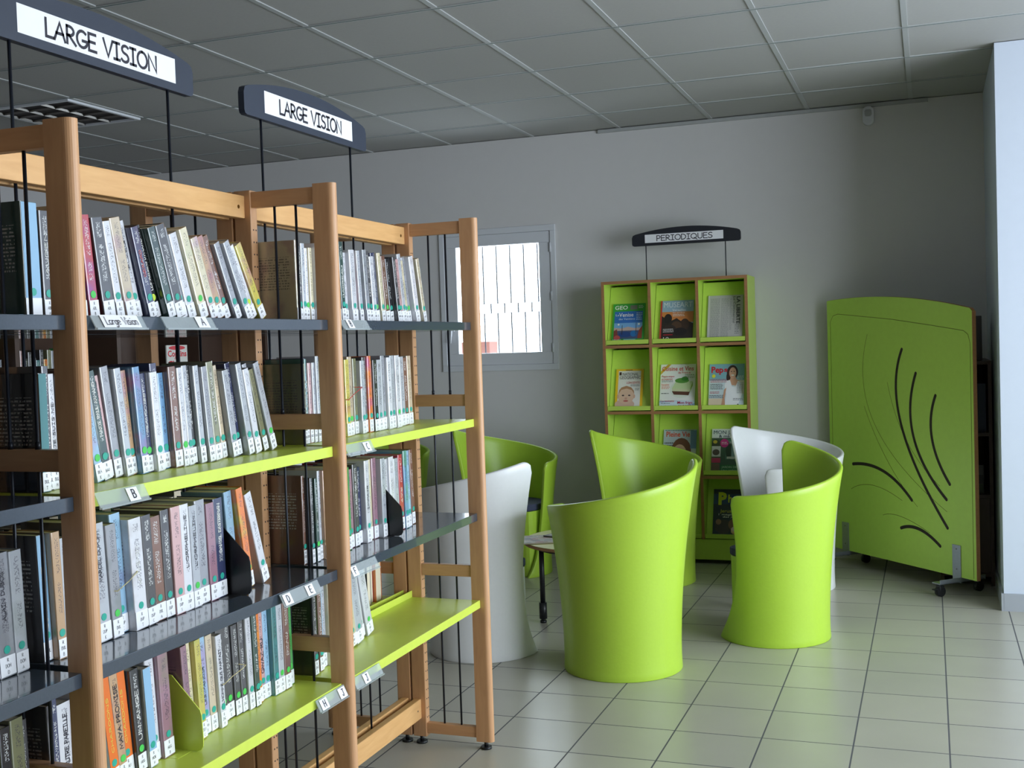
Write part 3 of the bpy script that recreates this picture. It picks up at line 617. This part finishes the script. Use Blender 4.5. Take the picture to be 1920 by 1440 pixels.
def magazine(slot, label, w_, h_, base, items, dx=0, name='magazine', tw=0):
    """cover designed in 0..1 coordinates"""
    x, y, z, sl = slots[slot] if not isinstance(slot[0], float) else slot
    o = MB().box((-w_/2, -.0045, 0), (w_/2, 0, h_), base).build(name, None, (x+dx, y-.001, z), (-sl, tw, 0))
    tag(o, label, 'newspaper' if name == 'newspaper' else 'magazine'); c = MB(); lay = 0
    for it in items:
        lay += 1; yy = -.0045-.00012*lay; P = lambda u, v: (-w_/2+u*w_, yy, v*h_)
        if it[0] == 'r': c.quad([P(it[1], it[2]), P(it[3], it[2]), P(it[3], it[4]), P(it[1], it[4])], flat(it[5]))
        elif it[0] == 'p': c.quad([P(*q) for q in it[1]], flat(it[2]))
        elif it[0] == 'e':
            c.quad([P(it[1]+it[3]*math.cos(2*math.pi*k/20), it[2]+it[4]*math.sin(2*math.pi*k/20)) for k in range(20)], flat(it[5]))
        elif it[0] == 't':   # text, u, v, width, height, colour, bold
            typed(c, it[1], P(it[2], it[3]), (1, 0, 0), (0, 0, 1), it[5]*h_, flat(it[6]), it[4]*w_, it[7] if len(it) > 7 else 0, 0)
        elif it[0] == 'v':   # rotated type reading downward
            typed(c, it[1], P(it[2], it[3]), (0, 0, -1), (1, 0, 0), it[5]*w_, flat(it[6]), it[4]*h_, it[7] if len(it) > 7 else 0, 0)
        elif it[0] == 'l':   # blurb lines
            rr = random.Random(it[6] if len(it) > 6 else 1); n = it[5]
            for k in range(n):
                v = it[4]-(it[4]-it[2])*(k+.5)/n; u = it[1]
                while u < it[3]-.02:
                    wd = rr.uniform(.02, .07); e = min(it[3], u+wd); c.quad([P(u, v), P(e, v), P(e, v+.35*(it[4]-it[2])/n), P(u, v+.35*(it[4]-it[2])/n)], flat(it[7] if len(it) > 7 else (60, 60, 60))); u += wd+.012
    for f in c.bm.faces: pass
    c.build('cover_print', o)
    return o
Wt, Bk, Rd = (238, 238, 236), (24, 24, 28), (206, 34, 50)
magazine((0, 0), 'green bordered magazine reading GEO with a Venice gondola cover', .205, .255, flat((60, 160, 60)), [
    ('r', .06, .09, .94, .80, (52, 110, 190)), ('r', .06, .30, .94, .5, (120, 170, 220)), ('p', [(.06, .3), (.94, .3), (.94, .38), (.7, .36), (.5, .40), (.3, .36), (.06, .38)], (196, 170, 160)), ('r', .06, .09, .94, .30, (70, 84, 120)),
    ('e', .42, .2, .2, .07, (40, 70, 130)), ('e', .68, .22, .1, .08, (40, 110, 170)), ('p', [(.06, .09), (.2, .09), (.16, .34), (.06, .3)], (130, 64, 60)), ('p', [(.8, .09), (.94, .09), (.94, .42), (.84, .3)], (150, 70, 50)),
    ('r', .31, .2, .325, .44, (60, 50, 50)), ('r', .74, .2, .755, .5, (60, 50, 50)), ('e', .2, .46, .03, .025, Wt), ('e', .83, .46, .03, .025, Wt), ('e', .17, .12, .1, .06, (190, 80, 80)),
    ('t', 'GEO', .06, .85, .4, .1, Wt, .02), ('r', .54, .84, .76, .95, (120, 120, 110)), ('l', .8, .86, .95, .95, 3, 4, Wt), ('t', 'La', .1, .68, .1, .055, Wt), ('t', 'Venise', .2, .66, .45, .1, Wt, .01), ('t', 'des Venitiens', .2, .575, .5, .055, (210, 226, 240)), ('l', .74, .55, .92, .76, 5, 5, (190, 210, 230)), ('r', .38, .02, .75, .075, (150, 200, 220)), ('l', .04, .02, .3, .08, 2, 8, Wt)], -.005)
magazine((0, 1), 'art magazine reading MUSEART with an orange sky landscape cover', .205, .262, flat((176, 60, 52)), [
    ('r', .05, 0, 1, 1, (150, 176, 200)), ('r', .05, .45, 1, .72, (208, 130, 70)), ('p', [(.05, 0), (1, 0), (1, .42), (.8, .5), (.7, .44), (.5, .56), (.3, .48), (.05, .62)], (48, 40, 36)), ('e', .24, .55, .12, .12, (40, 34, 34)), ('e', .75, .4, .14, .14, (64, 46, 36)), ('e', .5, .36, .16, .12, (84, 60, 44)), ('e', .3, .28, .2, .12, (56, 44, 40)), ('e', .62, .22, .2, .1, (36, 32, 32)),
    ('t', 'MUSEART', .1, .83, .86, .13, (222, 226, 232)), ('t', 'Versailles', .36, .735, .4, .055, Wt), ('t', 'les jardins', .38, .68, .36, .03, Wt), ('l', .38, .59, .74, .66, 2, 3, Wt), ('l', .1, .2, .42, .3, 3, 3, Wt), ('r', .12, .14, .4, .155, Rd), ('t', '10', .12, .01, .17, .085, Wt), ('r', 0, 0, .05, 1, (190, 66, 56))], .005)
magazine((0, 2), 'folded grey newspaper with its LA LIBERTE title turned sideways', .212, .282, flat((190, 188, 184)), [
    ('l', .08, .04, .34, .93, 34, 1, (130, 130, 130)), ('l', .38, .04, .6, .93, 34, 2, (136, 136, 136)), ('l', .62, .2, .7, .93, 28, 2, (140, 140, 140)), ('v', 'LA LIBERTE', .82, .96, .62, .1, (44, 44, 46), .02), ('v', 'Le Commercial', .72, .96, .6, .065, (60, 60, 62)), ('l', .78, .1, .9, .32, 6, 2, (110, 110, 110)), ('r', .03, .0, .045, 1, (226, 224, 220))], .008, 'newspaper')
magazine((1, 0), 'yellow bordered magazine reading NATIONAL GEOGRAPHIC with a baby on the cover', .175, .255, flat((236, 190, 40)), [
    ('r', .09, .03, .91, .95, (226, 222, 216)), ('e', .36, .1, .36, .13, (214, 178, 158)), ('e', .40, .32, .3, .215, (222, 186, 160)), ('p', [(.12, .36), (.14, .46), (.22, .53), (.4, .57), (.58, .53), (.68, .44), (.7, .36), (.6, .46), (.42, .5), (.22, .47)], (178, 132, 96)), ('e', .11, .3, .035, .05, (214, 170, 146)), ('e', .7, .3, .035, .05, (214, 170, 146)),
    ('e', .29, .325, .045, .018, (60, 50, 56)), ('e', .52, .325, .045, .018, (60, 50, 56)), ('e', .40, .25, .05, .025, (206, 156, 136)), ('e', .40, .185, .09, .02, (190, 92, 90)),
    ('t', 'NATIONAL', .24, .83, .58, .075, (60, 52, 56)), ('t', 'GEOGRAPHIC', .14, .74, .76, .08, (60, 52, 56)), ('r', .12, .84, .2, .92, (70, 50, 40)), ('r', .35, .962, .6, .975, Bk), ('t', 'LONGEVITE', .4, .62, .48, .055, (196, 70, 60)), ('l', .55, .54, .88, .6, 2, 2, (70, 70, 80)), ('l', .72, .44, .88, .5, 2, 2, (70, 70, 80))], -.012)
magazine((1, 1), 'cooking magazine reading Cuisine et Vins with a layered green slice on the cover', .218, .278, flat((232, 232, 228)), [
    ('r', 0, 0, 1, .16, (150, 190, 220)), ('p', [(0, 0), (.5, 0), (1, .1), (1, .16), (.4, .15), (0, .12)], (210, 226, 236)), ('p', [(0, .84), (.2, 1), (.3, 1), (0, .76)], (206, 170, 60)), ('e', .6, .42, .32, .2, (220, 226, 214)), ('p', [(.34, .38), (.4, .3), (.82, .28), (.86, .38)], (96, 60, 44)), ('p', [(.34, .44), (.86, .42), (.84, .36), (.36, .38)], (206, 210, 170)), ('p', [(.34, .44), (.46, .62), (.92, .6), (.86, .42)], (196, 214, 160)), ('e', .62, .62, .2, .06, (90, 150, 60)), ('e', .7, .66, .1, .05, (60, 130, 50)), ('p', [(.86, .36), (.86, .44), (.93, .6), (.93, .5)], (150, 180, 90)),
    ('t', 'Cuisine et Vins', .04, .85, .9, .1, (206, 60, 30), .01), ('t', 'de France', .5, .78, .35, .05, (206, 60, 30)), ('t', 'Pique-nique', .04, .70, .36, .045, Rd), ('t', 'printanier', .04, .64, .32, .045, Rd), ('l', .04, .58, .36, .63, 2, 1), ('t', 'Recettes', .04, .52, .22, .035, (230, 110, 60)), ('l', .04, .42, .28, .51, 3, 2, (220, 120, 80)), ('l', .04, .3, .26, .34, 1, 2), ('t', 'La tomate', .04, .13, .38, .05, Rd), ('l', .04, .08, .3, .11, 1, 2), ('t', 'Mon frigo', .52, .085, .42, .06, (180, 30, 80), .01), ('t', 'tout pret !', .54, .02, .42, .055, (180, 30, 80), .01), ('l', .7, .66, .98, .76, 3, 3, (90, 130, 60)), ('t', 'facile', .04, .02, .2, .035, (230, 110, 60))], 0)
magazine((1, 2), 'womens magazine reading Peps with a dark haired woman in white on the cover', .212, .272, flat((206, 220, 226)), [
    ('r', 0, .62, 1, 1, (130, 176, 190)), ('r', .72, .3, 1, .62, (222, 214, 206)), ('r', 0, 0, .4, .2, (226, 206, 180)), ('e', .66, .8, .16, .17, (60, 38, 34)), ('e', .56, .7, .07, .12, (60, 38, 34)), ('p', [(.5, .6), (.56, .5), (.84, .5), (.9, .58), (.78, .64), (.74, .72), (.62, .72), (.6, .64)], (208, 158, 128)), ('e', .67, .79, .1, .13, (216, 166, 138)), ('e', .63, .82, .018, .01, Bk), ('e', .71, .82, .018, .01, Bk), ('e', .67, .735, .045, .014, Wt),
    ('p', [(.46, 0), (.5, .3), (.44, .5), (.5, .61), (.6, .62), (.66, .47), (.76, .47), (.82, .6), (.92, .57), (.95, .3), (.86, .1), (.84, 0)], (240, 240, 244)), ('p', [(.36, 0), (.44, .4), (.5, .45), (.46, .2), (.48, 0)], (206, 156, 126)), ('p', [(.78, .02), (.84, 0), (.88, .03), (.84, .08)], (50, 54, 70)),
    ('t', 'Pep', .06, .8, .34, .14, Rd, .03), ('t', "s", .42, .82, .1, .1, Rd, .03), ('e', .13, .72, .05, .04, (230, 220, 60)), ('l', .04, .56, .5, .65, 3, 3, (200, 50, 80)), ('l', .04, .4, .4, .54, 5, 3), ('l', .04, .3, .3, .36, 2, 5, (200, 50, 80)), ('l', .02, .2, .42, .28, 3, 5, (30, 30, 60)), ('l', .8, .62, .98, .72, 3, 5, Wt), ('l', .8, .3, .98, .56, 8, 6, (150, 150, 160)), ('l', .7, .14, .98, .2, 2, 6)], .006)
magazine((2, 1), 'magazine reading Pleine Vie with an orange title, peeping over the chair back', .205, .27, flat((200, 204, 206)), [
    ('r', 0, .5, 1, 1, (190, 200, 210)), ('e', .55, .5, .3, .3, (120, 76, 50)), ('r', .82, .55, 1, .98, (110, 140, 180)), ('e', .5, .4, .22, .25, (220, 180, 150)), ('t', 'Pleine Vie', .08, .83, .72, .12, (224, 84, 36), .02), ('l', .04, .95, .9, .99, 1, 2, (60, 120, 80)), ('l', .04, .1, .3, .7, 10, 3)], 0)
magazine((2, 2), 'garden magazine reading MON JARDIN et ma maison with a green garden photo', .215, .272, flat((70, 96, 70)), [
    ('r', 0, .79, 1, 1, (226, 230, 228)), ('r', .24, .14, 1, .79, (60, 92, 70)), ('r', .4, .3, .95, .76, (84, 130, 110)), ('e', .5, .5, .1, .2, (40, 64, 44)), ('e', .85, .3, .2, .1, (110, 150, 80)), ('r', .56, .3, .64, .74, (130, 160, 160)), ('e', .12, .66, .12, .1, (60, 70, 40)), ('e', .1, .7, .06, .04, (200, 180, 60)), ('e', .36, .67, .12, .1, (200, 50, 130)), ('l', .28, .63, .45, .7, 2, 2, Wt), ('r', .01, .36, .26, .6, (214, 214, 210)), ('e', .13, .46, .1, .07, (90, 80, 70)), ('r', .01, .22, .26, .33, (196, 60, 100)), ('r', .01, .02, .24, .2, (110, 90, 70)), ('r', .26, 0, 1, .17, (40, 110, 60)),
    ('t', 'MON JARDIN', .05, .88, .92, .085, (50, 74, 90)), ('t', '& ma maison', .2, .8, .75, .065, (50, 74, 90), .01), ('t', 'JARDIN DE CURE', .3, .1, .66, .045, (190, 220, 190)), ('t', 'Une ambiance', .3, .03, .55, .04, (190, 220, 190)), ('r', .44, .31, .68, .36, (200, 206, 196)), ('l', .5, .64, .9, .7, 2, 2, Wt)], .012)
magazine((3, 2), 'dark magazine with a big yellow letter P in the lowest slot of the rack', .212, .29, flat((44, 52, 70)), [
    ('r', 0, .68, 1, .9, (40, 70, 110)), ('e', .3, .2, .25, .15, (70, 60, 66)), ('e', .6, .25, .16, .12, (130, 96, 80)), ('e', .8, .12, .16, .1, (60, 44, 50)), ('e', .16, .3, .08, .06, (150, 110, 96)), ('t', 'P', .14, .68, .24, .24, (220, 220, 40), .06), ('t', 'hoto', .42, .72, .5, .16, (220, 220, 40), .03), ('t', 'Jerusalem', .2, .5, .6, .07, (220, 210, 60)), ('t', '1 magie au', .16, .44, .6, .04, Wt), ('t', 'des jours', .28, .39, .5, .04, Wt)], .01)

# ------------------------------------------------------------------ tub chairs
def chair(kind, label, cx, cy, high, span=213, flare=27, zl=.665, zh=.872, rot=0, group=None):
    """shell climbs anticlockwise from its low end to its high end (angle `high`, degrees)"""
    root = thing('tub_chair', label, 'chair', (cx, cy, 0), (0, 0, R(high)), group=group)
    m = 'chair_green' if kind == 'green' else 'chair_white'
    U, V, T = 64, 26, .02; bm = bmesh.new(); lay = []
    mid = -span/2
    def rad(z): return .245+.092*(z/.87)**2.0+.004*math.exp(-z/.05)
    def top(u):
        h = zl+(zh-zl)*(u**1.45)
        d0, d1 = u*R(span)*.29, (1-u)*R(span)*.29; d = min(d0, d1); arcl = .036 if d0 < d1 else .058
        if d < arcl: h -= arcl-math.sqrt(max(0, arcl**2-(arcl-d)**2))
        return h
    def pt(u, v, off):
        h = top(u); z = v*h; r = rad(z)+off
        fl = 1+((flare)*math.exp(-z/.14)+4*max(0, (z-.45)/.4))*2/span
        th = R(mid+(u-.5)*span*fl)
        return Vector((r*math.cos(th), r*math.sin(th), z))
    us = [.5-.5*math.cos(math.pi*k/U)*(.35)-.5*(1-2*k/U)*.65 for k in range(U+1)]; us[0] = 0; us[-1] = 1
    rings = []
    for u in us:
        prof = [pt(u, v/V, 0) for v in range(V+1)]
        tp = pt(u, 1, -T/2); tp.z += T*.38
        inn = [pt(u, v/V, -T) for v in range(V, -1, -1)]
        o1 = pt(u, 1, -T*.14); o1.z += T*.24; i1 = pt(u, 1, -T*.86); i1.z += T*.24
        rings.append([bm.verts.new(p) for p in prof+[o1, tp, i1]+inn])
    n = len(rings[0])
    for a, b in zip(rings, rings[1:]):
        for k in range(n): bm.faces.new((a[k], a[(k+1) % n], b[(k+1) % n], b[k]))
    for side in (0, -1):           # rounded end edges
        rg = rings[side]; 
        for k in range(V): 
            bm.faces.new((rg[k], rg[k+1], rg[n-2-k], rg[n-1-k])) if True else None
        bm.faces.new((rg[V], rg[V+1], rg[V+2], rg[V+3], rg[V+4]))
    for f in bm.faces: f.smooth = True
    bmesh.ops.recalc_face_normals(bm, faces=bm.faces[:])
    me = bpy.data.meshes.new('shell'); bm.to_mesh(me); bm.free(); me.materials.append(M[m]); o = bpy.data.objects.new('shell', me); C.objects.link(o); o.parent = root
    bv = o.modifiers.new('bevel', 'BEVEL'); bv.width = .006; bv.segments = 2; bv.limit_method = 'ANGLE'; bv.angle_limit = R(50)
    # seat box and cushion, filling the tub behind the opening
    def disc(r, z0, z1, m, nm, e=.0):
        q = MB(); pl = [(r*math.cos(R(a)), r*math.sin(R(a))) for a in range(0, 360, 8)]
        oa = mid+180
        cut = .13
        d = Vector((math.cos(R(oa)), math.sin(R(oa))))
        pl = [tuple(Vector(p)-d*max(0, Vector(p).dot(d)-cut-e)) for p in pl]
        q.prism(pl, 2, z0, z1, m); ob = q.build(nm, root)
        b2 = ob.modifiers.new('bevel', 'BEVEL'); b2.width = .008 if e else .003; b2.segments = 3; b2.limit_method = 'ANGLE'; b2.angle_limit = R(50)
        return ob
    disc(.216, .0, .385, m, 'seat_base'); disc(.2145, .3855, .425, 'cushion', 'cushion', .006)
    return root
chair('green', 'large lime green tub chair in the foreground, low on its left, beside the round table', -1.238, 4.645, 27, span=228)
chair('green', 'lime green tub chair in front of the white one, its inside curve showing', -.690, 5.295, 84, span=202, flare=46)
chair('green', 'lime green tub chair facing the camera side just before the magazine rack', -1.512, 6.36, 193)
chair('white', 'white tub chair seen through the bookcase end, its high side to the right', -1.912, 4.77, -28, flare=32)
chair('green', 'green tub chair under the small window with its dark blue cushion showing', -2.395, 6.44, 193)
chair('white', 'white tub chair behind the green one, next to the magazine rack', -.75, 6.36, 160, span=263)
chair('white', 'white tub chair glimpsed past the far shelf books, left of the window chair', -3.42, 6.25, 200)
chair('green', 'green tub chair farthest away, mostly hidden behind a white one', -3.42, 6.85, 205, span=205)

# ------------------------------------------------------------------ round tables
def table(label, cx, cy, r, z, a0, top='table_top'):
    root = thing('round_table', label, 'table', (cx, cy, 0))
    q = MB(); q.tube((0, 0, z-.016), (0, 0, z-.002), r, 'wood_band', 64); q.tube((0, 0, z-.002), (0, 0, z), r-.002, top, 64); q.build('tabletop', root)
    for k in range(4):
        a = R(a0+90*k); x, y = (r-.07)*math.cos(a), (r-.07)*math.sin(a)
        MB().tube((x, y, .1), (x, y, z-.017), .0125, 'black_plastic', 16).tube((x, y, .02), (x, y, .1), .019, 'black_plastic', 16).tube((x, y, .012), (x, y, .022), .011, 'black_plastic', 12).tube((x, y, 0), (x, y, .012), .016, 'black_plastic', 14).build('leg', root)
    q = MB()
    pl = lambda rr: [(rr*math.cos(R(a)), rr*math.sin(R(a))) for a in range(0, 360, 10)]
    A, B = pl(r-.05), pl(r-.085)
    for k in range(36):
        j = (k+1) % 36
        for z0, z1 in ((z-.035, z-.017),):
            for X in (A, B): q.quad([(*X[k], z0), (*X[j], z0), (*X[j], z1), (*X[k], z1)], 'black_plastic')
        q.quad([(*A[k], z-.035), (*A[j], z-.035), (*B[j], z-.035), (*B[k], z-.035)], 'black_plastic')
    q.build('ring_frame', root)
table('low round table with yellowish top and black legs beside the nearest green chair', -1.575, 5.46, .36, .395, 217)
table('low round table mostly hidden behind the green chair in front of the rack', -.75, 5.86, .22, .395, 30, mat('table_dark', (120, 100, 80), .4))
def flatmag(label, x, y, z, rz, w_, h_, base, seed):
    o = MB().box((-w_/2, -h_/2, 0), (w_/2, h_/2, .006), base).build('magazine', None, (x, y, z), (0, 0, rz)); tag(o, label, 'magazine'); r = random.Random(seed); c = MB()
    for k in range(26):
        u, v = r.uniform(-.48, .36)*w_, r.uniform(-.48, .38)*h_; c.quad([(u, v, .0062+.00002*k), (u+w_*.14, v, .0062+.00002*k), (u+w_*.12, v+h_*.1, .0062+.00002*k), (u, v+h_*.09, .0062+.00002*k)], flat(r.choice([(120, 90, 70), (200, 196, 180), (150, 60, 60), (70, 90, 60), (180, 160, 120), (90, 90, 96)])))
    c.build('cover_print', o)
flatmag('colourful open magazine lying flat on the low round table', -1.80, 5.36, .3965, R(25), .30, .22, flat((150, 140, 120)), 3)
flatmag('small dark magazine lying on the middle of the round table', -1.71, 5.44, .4035, R(-20), .21, .15, flat((90, 86, 84)), 5)

# ------------------------------------------------------------------ rolling screen
A_ = Vector((.204, 6.227, 0)); dv = Vector((-.66847, .74374, 0)); ang = math.atan2(dv.y, dv.x)
scr = thing('rolling_screen', 'green wheeled partition screen with dark curved slots by the white wall', 'screen', A_, (0, 0, ang))
# local x runs along the panel from its right-hand (near) edge; local +y points to the camera side
Wd, zb, ze0, ze1, zm = 1.16, .09, 1.475, 1.572, 1.572
pts = [(0, zb), (Wd, zb), (Wd, 1.560)]
n = 16
for k in range(n+1):
    s = k/n; x = Wd-.004-(Wd-.02)*s; z = 1.566*(1-s)+1.478*s + .040*4*s*(1-s); pts.append((x, z))
pts += [(0, 1.462)]
YF = .0
body = MB().prism(pts, 1, -.022, YF, 'screen_lam').build('panel', scr)
ed = MB(); ed.box((-.003, -.0225, zb), (.0, .0004, 1.462), 'wood_band'); 
for (x0, z0), (x1, z1) in zip(pts[3:], pts[4:]):
    ed.quad([(x0, -.0225, z0+.0008), (x0, .0004, z0+.0008), (x1, .0004, z1+.0008), (x1, -.0225, z1+.0008)], 'wood_band')
ed.build('edge_band', scr)
def bez(p, n=26):
    out = []
    for k in range(n+1):
        t = k/n; q = [Vector(a) for a in p]
        while len(q) > 1: q = [a.lerp(b, t) for a, b in zip(q, q[1:])]
        out.append(q[0])
    return out
def through(a, m_, b):   # quadratic curve through three points
    a, m_, b = Vector(a), Vector(m_), Vector(b); c = 2*m_-.5*(a+b); return bez([a, c, b])
def ribbon(pl, wd, m, nm, y=.0006, taper=False):
    q = MB(); i = q.mi(m); L = []; Rr = []
    for k, p in enumerate(pl):
        d = (pl[min(k+1, len(pl)-1)]-pl[max(k-1, 0)]).normalized(); nn = Vector((-d.y, d.x))*wd/2
        L.append(q.bm.verts.new((p.x+nn.x, y, p.y+nn.y))); Rr.append(q.bm.verts.new((p.x-nn.x, y, p.y-nn.y)))
    for k in range(len(pl)-1): q.bm.faces.new((L[k], L[k+1], Rr[k+1], Rr[k])).material_index = i
    for e, s in ((0, -1), (-1, 1)):
        p = pl[e]; d = (pl[1]-pl[0]).normalized()*-1 if e == 0 else (pl[-1]-pl[-2]).normalized(); nn = Vector((-d.y, d.x))
        q.bm.faces.new([q.bm.verts.new((p.x+wd/2*(d.x*math.cos(a)+nn.x*math.sin(a)), y, p.y+wd/2*(d.y*math.cos(a)+nn.y*math.sin(a)))) for a in [math.pi*(j/8-.5) for j in range(9)]]).material_index = i
    q.build(nm, scr)
slot_m = mat('slot_dark', (46, 38, 34), .7); line_m = mat('groove', (96, 112, 30), .6)
for a, m_, b in (((.518,1.273),(.535,.86),(.198,.335)), ((.413,1.143),(.440,.80),(.202,.484)), ((.268,1.027),(.300,.80),(.176,.567)), ((.949,.608),(.690,.590),(.463,.451)), ((.552,.287),(.410,.300),(.255,.231))):
    ribbon(through(a, m_, b), .018, slot_m, 'curved_slot')
for a, m_, b in (((.80,1.36),(.76,.86),(.20,.42)), ((.84,.95),(.66,.66),(.42,.42)), ((.64,1.09),(.50,.78),(.25,.55)), ((.97,.46),(.78,.50),(.54,.44)), ((.70,.34),(.55,.35),(.33,.29))):
    ribbon(through(a, m_, b), .0025, line_m, 'groove_line', .0004)
ribbon([Vector(p) for p in [(.02,.1),(.015,1.3),(.03,1.345),(.06,1.365)]]+[Vector(p) for p in [(.3,1.40),(.6,1.44),(1.06,1.485),(1.105,1.475),(1.13,1.44),(1.135,.1)]], .003, line_m, 'groove_line', .0004)
for sx in (.135, 1.03):
    ft = MB().box((sx-.03, .0008, zb-.03), (sx+.03, .004, .256), 'galv', .001)
    for zz in (.13, .235): ft.tube((sx, .004, zz), (sx, .006, zz), .004, 'metal_reflector', 8)
    br_ = ft.build('bracket', scr)
    MB().box((sx-.03, -.16, .066), (sx+.03, .14, .071), 'galv').box((sx-.03, -.16, .066), (sx-.026, .14, .09), 'galv').build('foot_plate', scr)
    for yy in (.115, -.14):
        c = MB(); c.tube((sx-.012, yy, .026), (sx+.012, yy, .026), .026, 'black_plastic', 20); c.box((sx-.016, yy-.014, .03), (sx+.016, yy+.014, .058), 'black_plastic', .003); c.tube((sx, yy, .055), (sx, yy, .067), .006, 'galv', 10)
        if yy > 0: c.box((sx-.01, yy+.015, .036), (sx+.01, yy+.045, .042), 'black_plastic')
        c.build('caster', scr)

# dark cabinet in the corner behind the screen
cb = thing('storage_shelf', 'dark brown shelf unit in the corner behind the green screen', 'shelf', (.17, 6.87, 0))
MB().box((-.135, -.32, 0), (-.117, .32, 1.2), 'dark_brown').box((.117, -.32, 0), (.135, .32, 1.2), 'dark_brown').build('side_panel', cb)
MB().box((-.117, .302, 0), (.117, .32, 1.2), 'dark_brown').build('back_panel', cb)
for z in (.05, .47, .80, 1.182): MB().box((-.117, -.32, z), (.117, .302, z+.018), 'dark_brown').build('shelf', cb)
MB().box((-.116, -.315, .07), (.116, -.298, .468), 'dark_brown').build('cupboard_door', cb)
tag(MB().box((-.11, -.1, 0), (.1, .1, .24), mat('box_grey', (70, 66, 66), .7), .004).box((-.08, -.06, .24), (.05, .05, .275), 'box_grey', .004).build('storage_box', None, (.165, 6.72, 1.201)), 'dark box on top of the brown shelf unit behind the screen', 'box')
for k in range(5):
    o = MB().box((-.02, -.1, 0), (.02, .1, .26+.02*(k % 2)), flat([(40, 44, 60), (60, 54, 50), (46, 50, 54), (70, 60, 58), (36, 44, 66)][k])).build('binder', None, (.085+.043*k, 6.70, .8185))
    tag(o, f'dark file binder, {ordinal(k+1)} in line on the brown corner shelf', 'binder', 'binders on the corner shelf')
for k in range(3):
    o = MB().box((-.09, -.09, 0), (.09, .09, .05), flat([(60, 72, 50), (50, 46, 50), (84, 80, 78)][k])).build('box_file', None, (.17, 6.70, .4885+.0505*k))
    tag(o, f'flat box file, {ordinal(k+1)} from the bottom of the corner shelf pile', 'box file', 'box files on the corner shelf')

# ------------------------------------------------------------------ low bookcase far left, glimpsed through the shelves
lb = thing('bookcase', 'low wooden bookcase with a yellow back, glimpsed through the shelves', 'bookcase', (-4.35, 4.85, 0))
for yy in (-1.15, -.4, .35, 1.10, 1.85): MB().box((-.15, yy-.015, 0), (.15, yy+.015, 1.62), 'dark_brown').build('upright', lb)
for z in (.1, .45, .8, 1.16, 1.56):
    for k in range(4): MB().box((-.14, -1.135+.75*k, z), (.15, -.415+.75*k, z+.02), 'steel_dark').build('shelf', lb)
MB().box((-.15, -1.13, .1), (-.145, -.2, 1.6), 'yellow_panel').box((-.15, -.2, .1), (-.145, 1.84, 1.6), 'dark_brown').build('back_panel', lb)
cl = list(COL)
i_ = 0
for zz, nm in ((1.181, 'upper'), (.821, 'middle')):
    y = 3.78; i_ = 0
    while y < 5.58:
        if abs(y-4.45) < .06 or abs(y-5.2) < .06: y += .12
        t = random.uniform(.018, .032); i_ += 1; c = random.choice(cl)
        if i_ <= 39: book(y, zz, t, random.uniform(.18, .25), 0, c, -4.25, .14, f'{WORD.get(c, c)} book, {ordinal(i_)} along the yellow-backed low bookcase, {nm} shelf', f'books on the {nm} shelf of the far low bookcase', name='book')
        y += t+.001
o = MB().box((-.004, -.1, 0), (.004, .1, .25), flat((214, 212, 206))).build('picture_book', None, (-4.22, 5.74, 1.181), (0, 0, 0))
tag(o, 'white picture book with red lettering standing face out in the background', 'book')
c = MB(); typed(c, 'Copains', (.0042, -.09, .183), (0, 1, 0), (0, 0, 1), .035, flat(Rd), .18, .03); typed(c, 'des', (.0042, -.03, .165), (0, 1, 0), (0, 0, 1), .015, flat(Rd), .05); typed(c, 'Chiens', (.0042, -.09, .122), (0, 1, 0), (0, 0, 1), .035, flat(Rd), .18, .03)
c.quad([(.0043, .08*math.cos(2*math.pi*k/18), .234+.013*math.sin(2*math.pi*k/18)) for k in range(18)], flat(Rd)); c.build('cover_print', o)
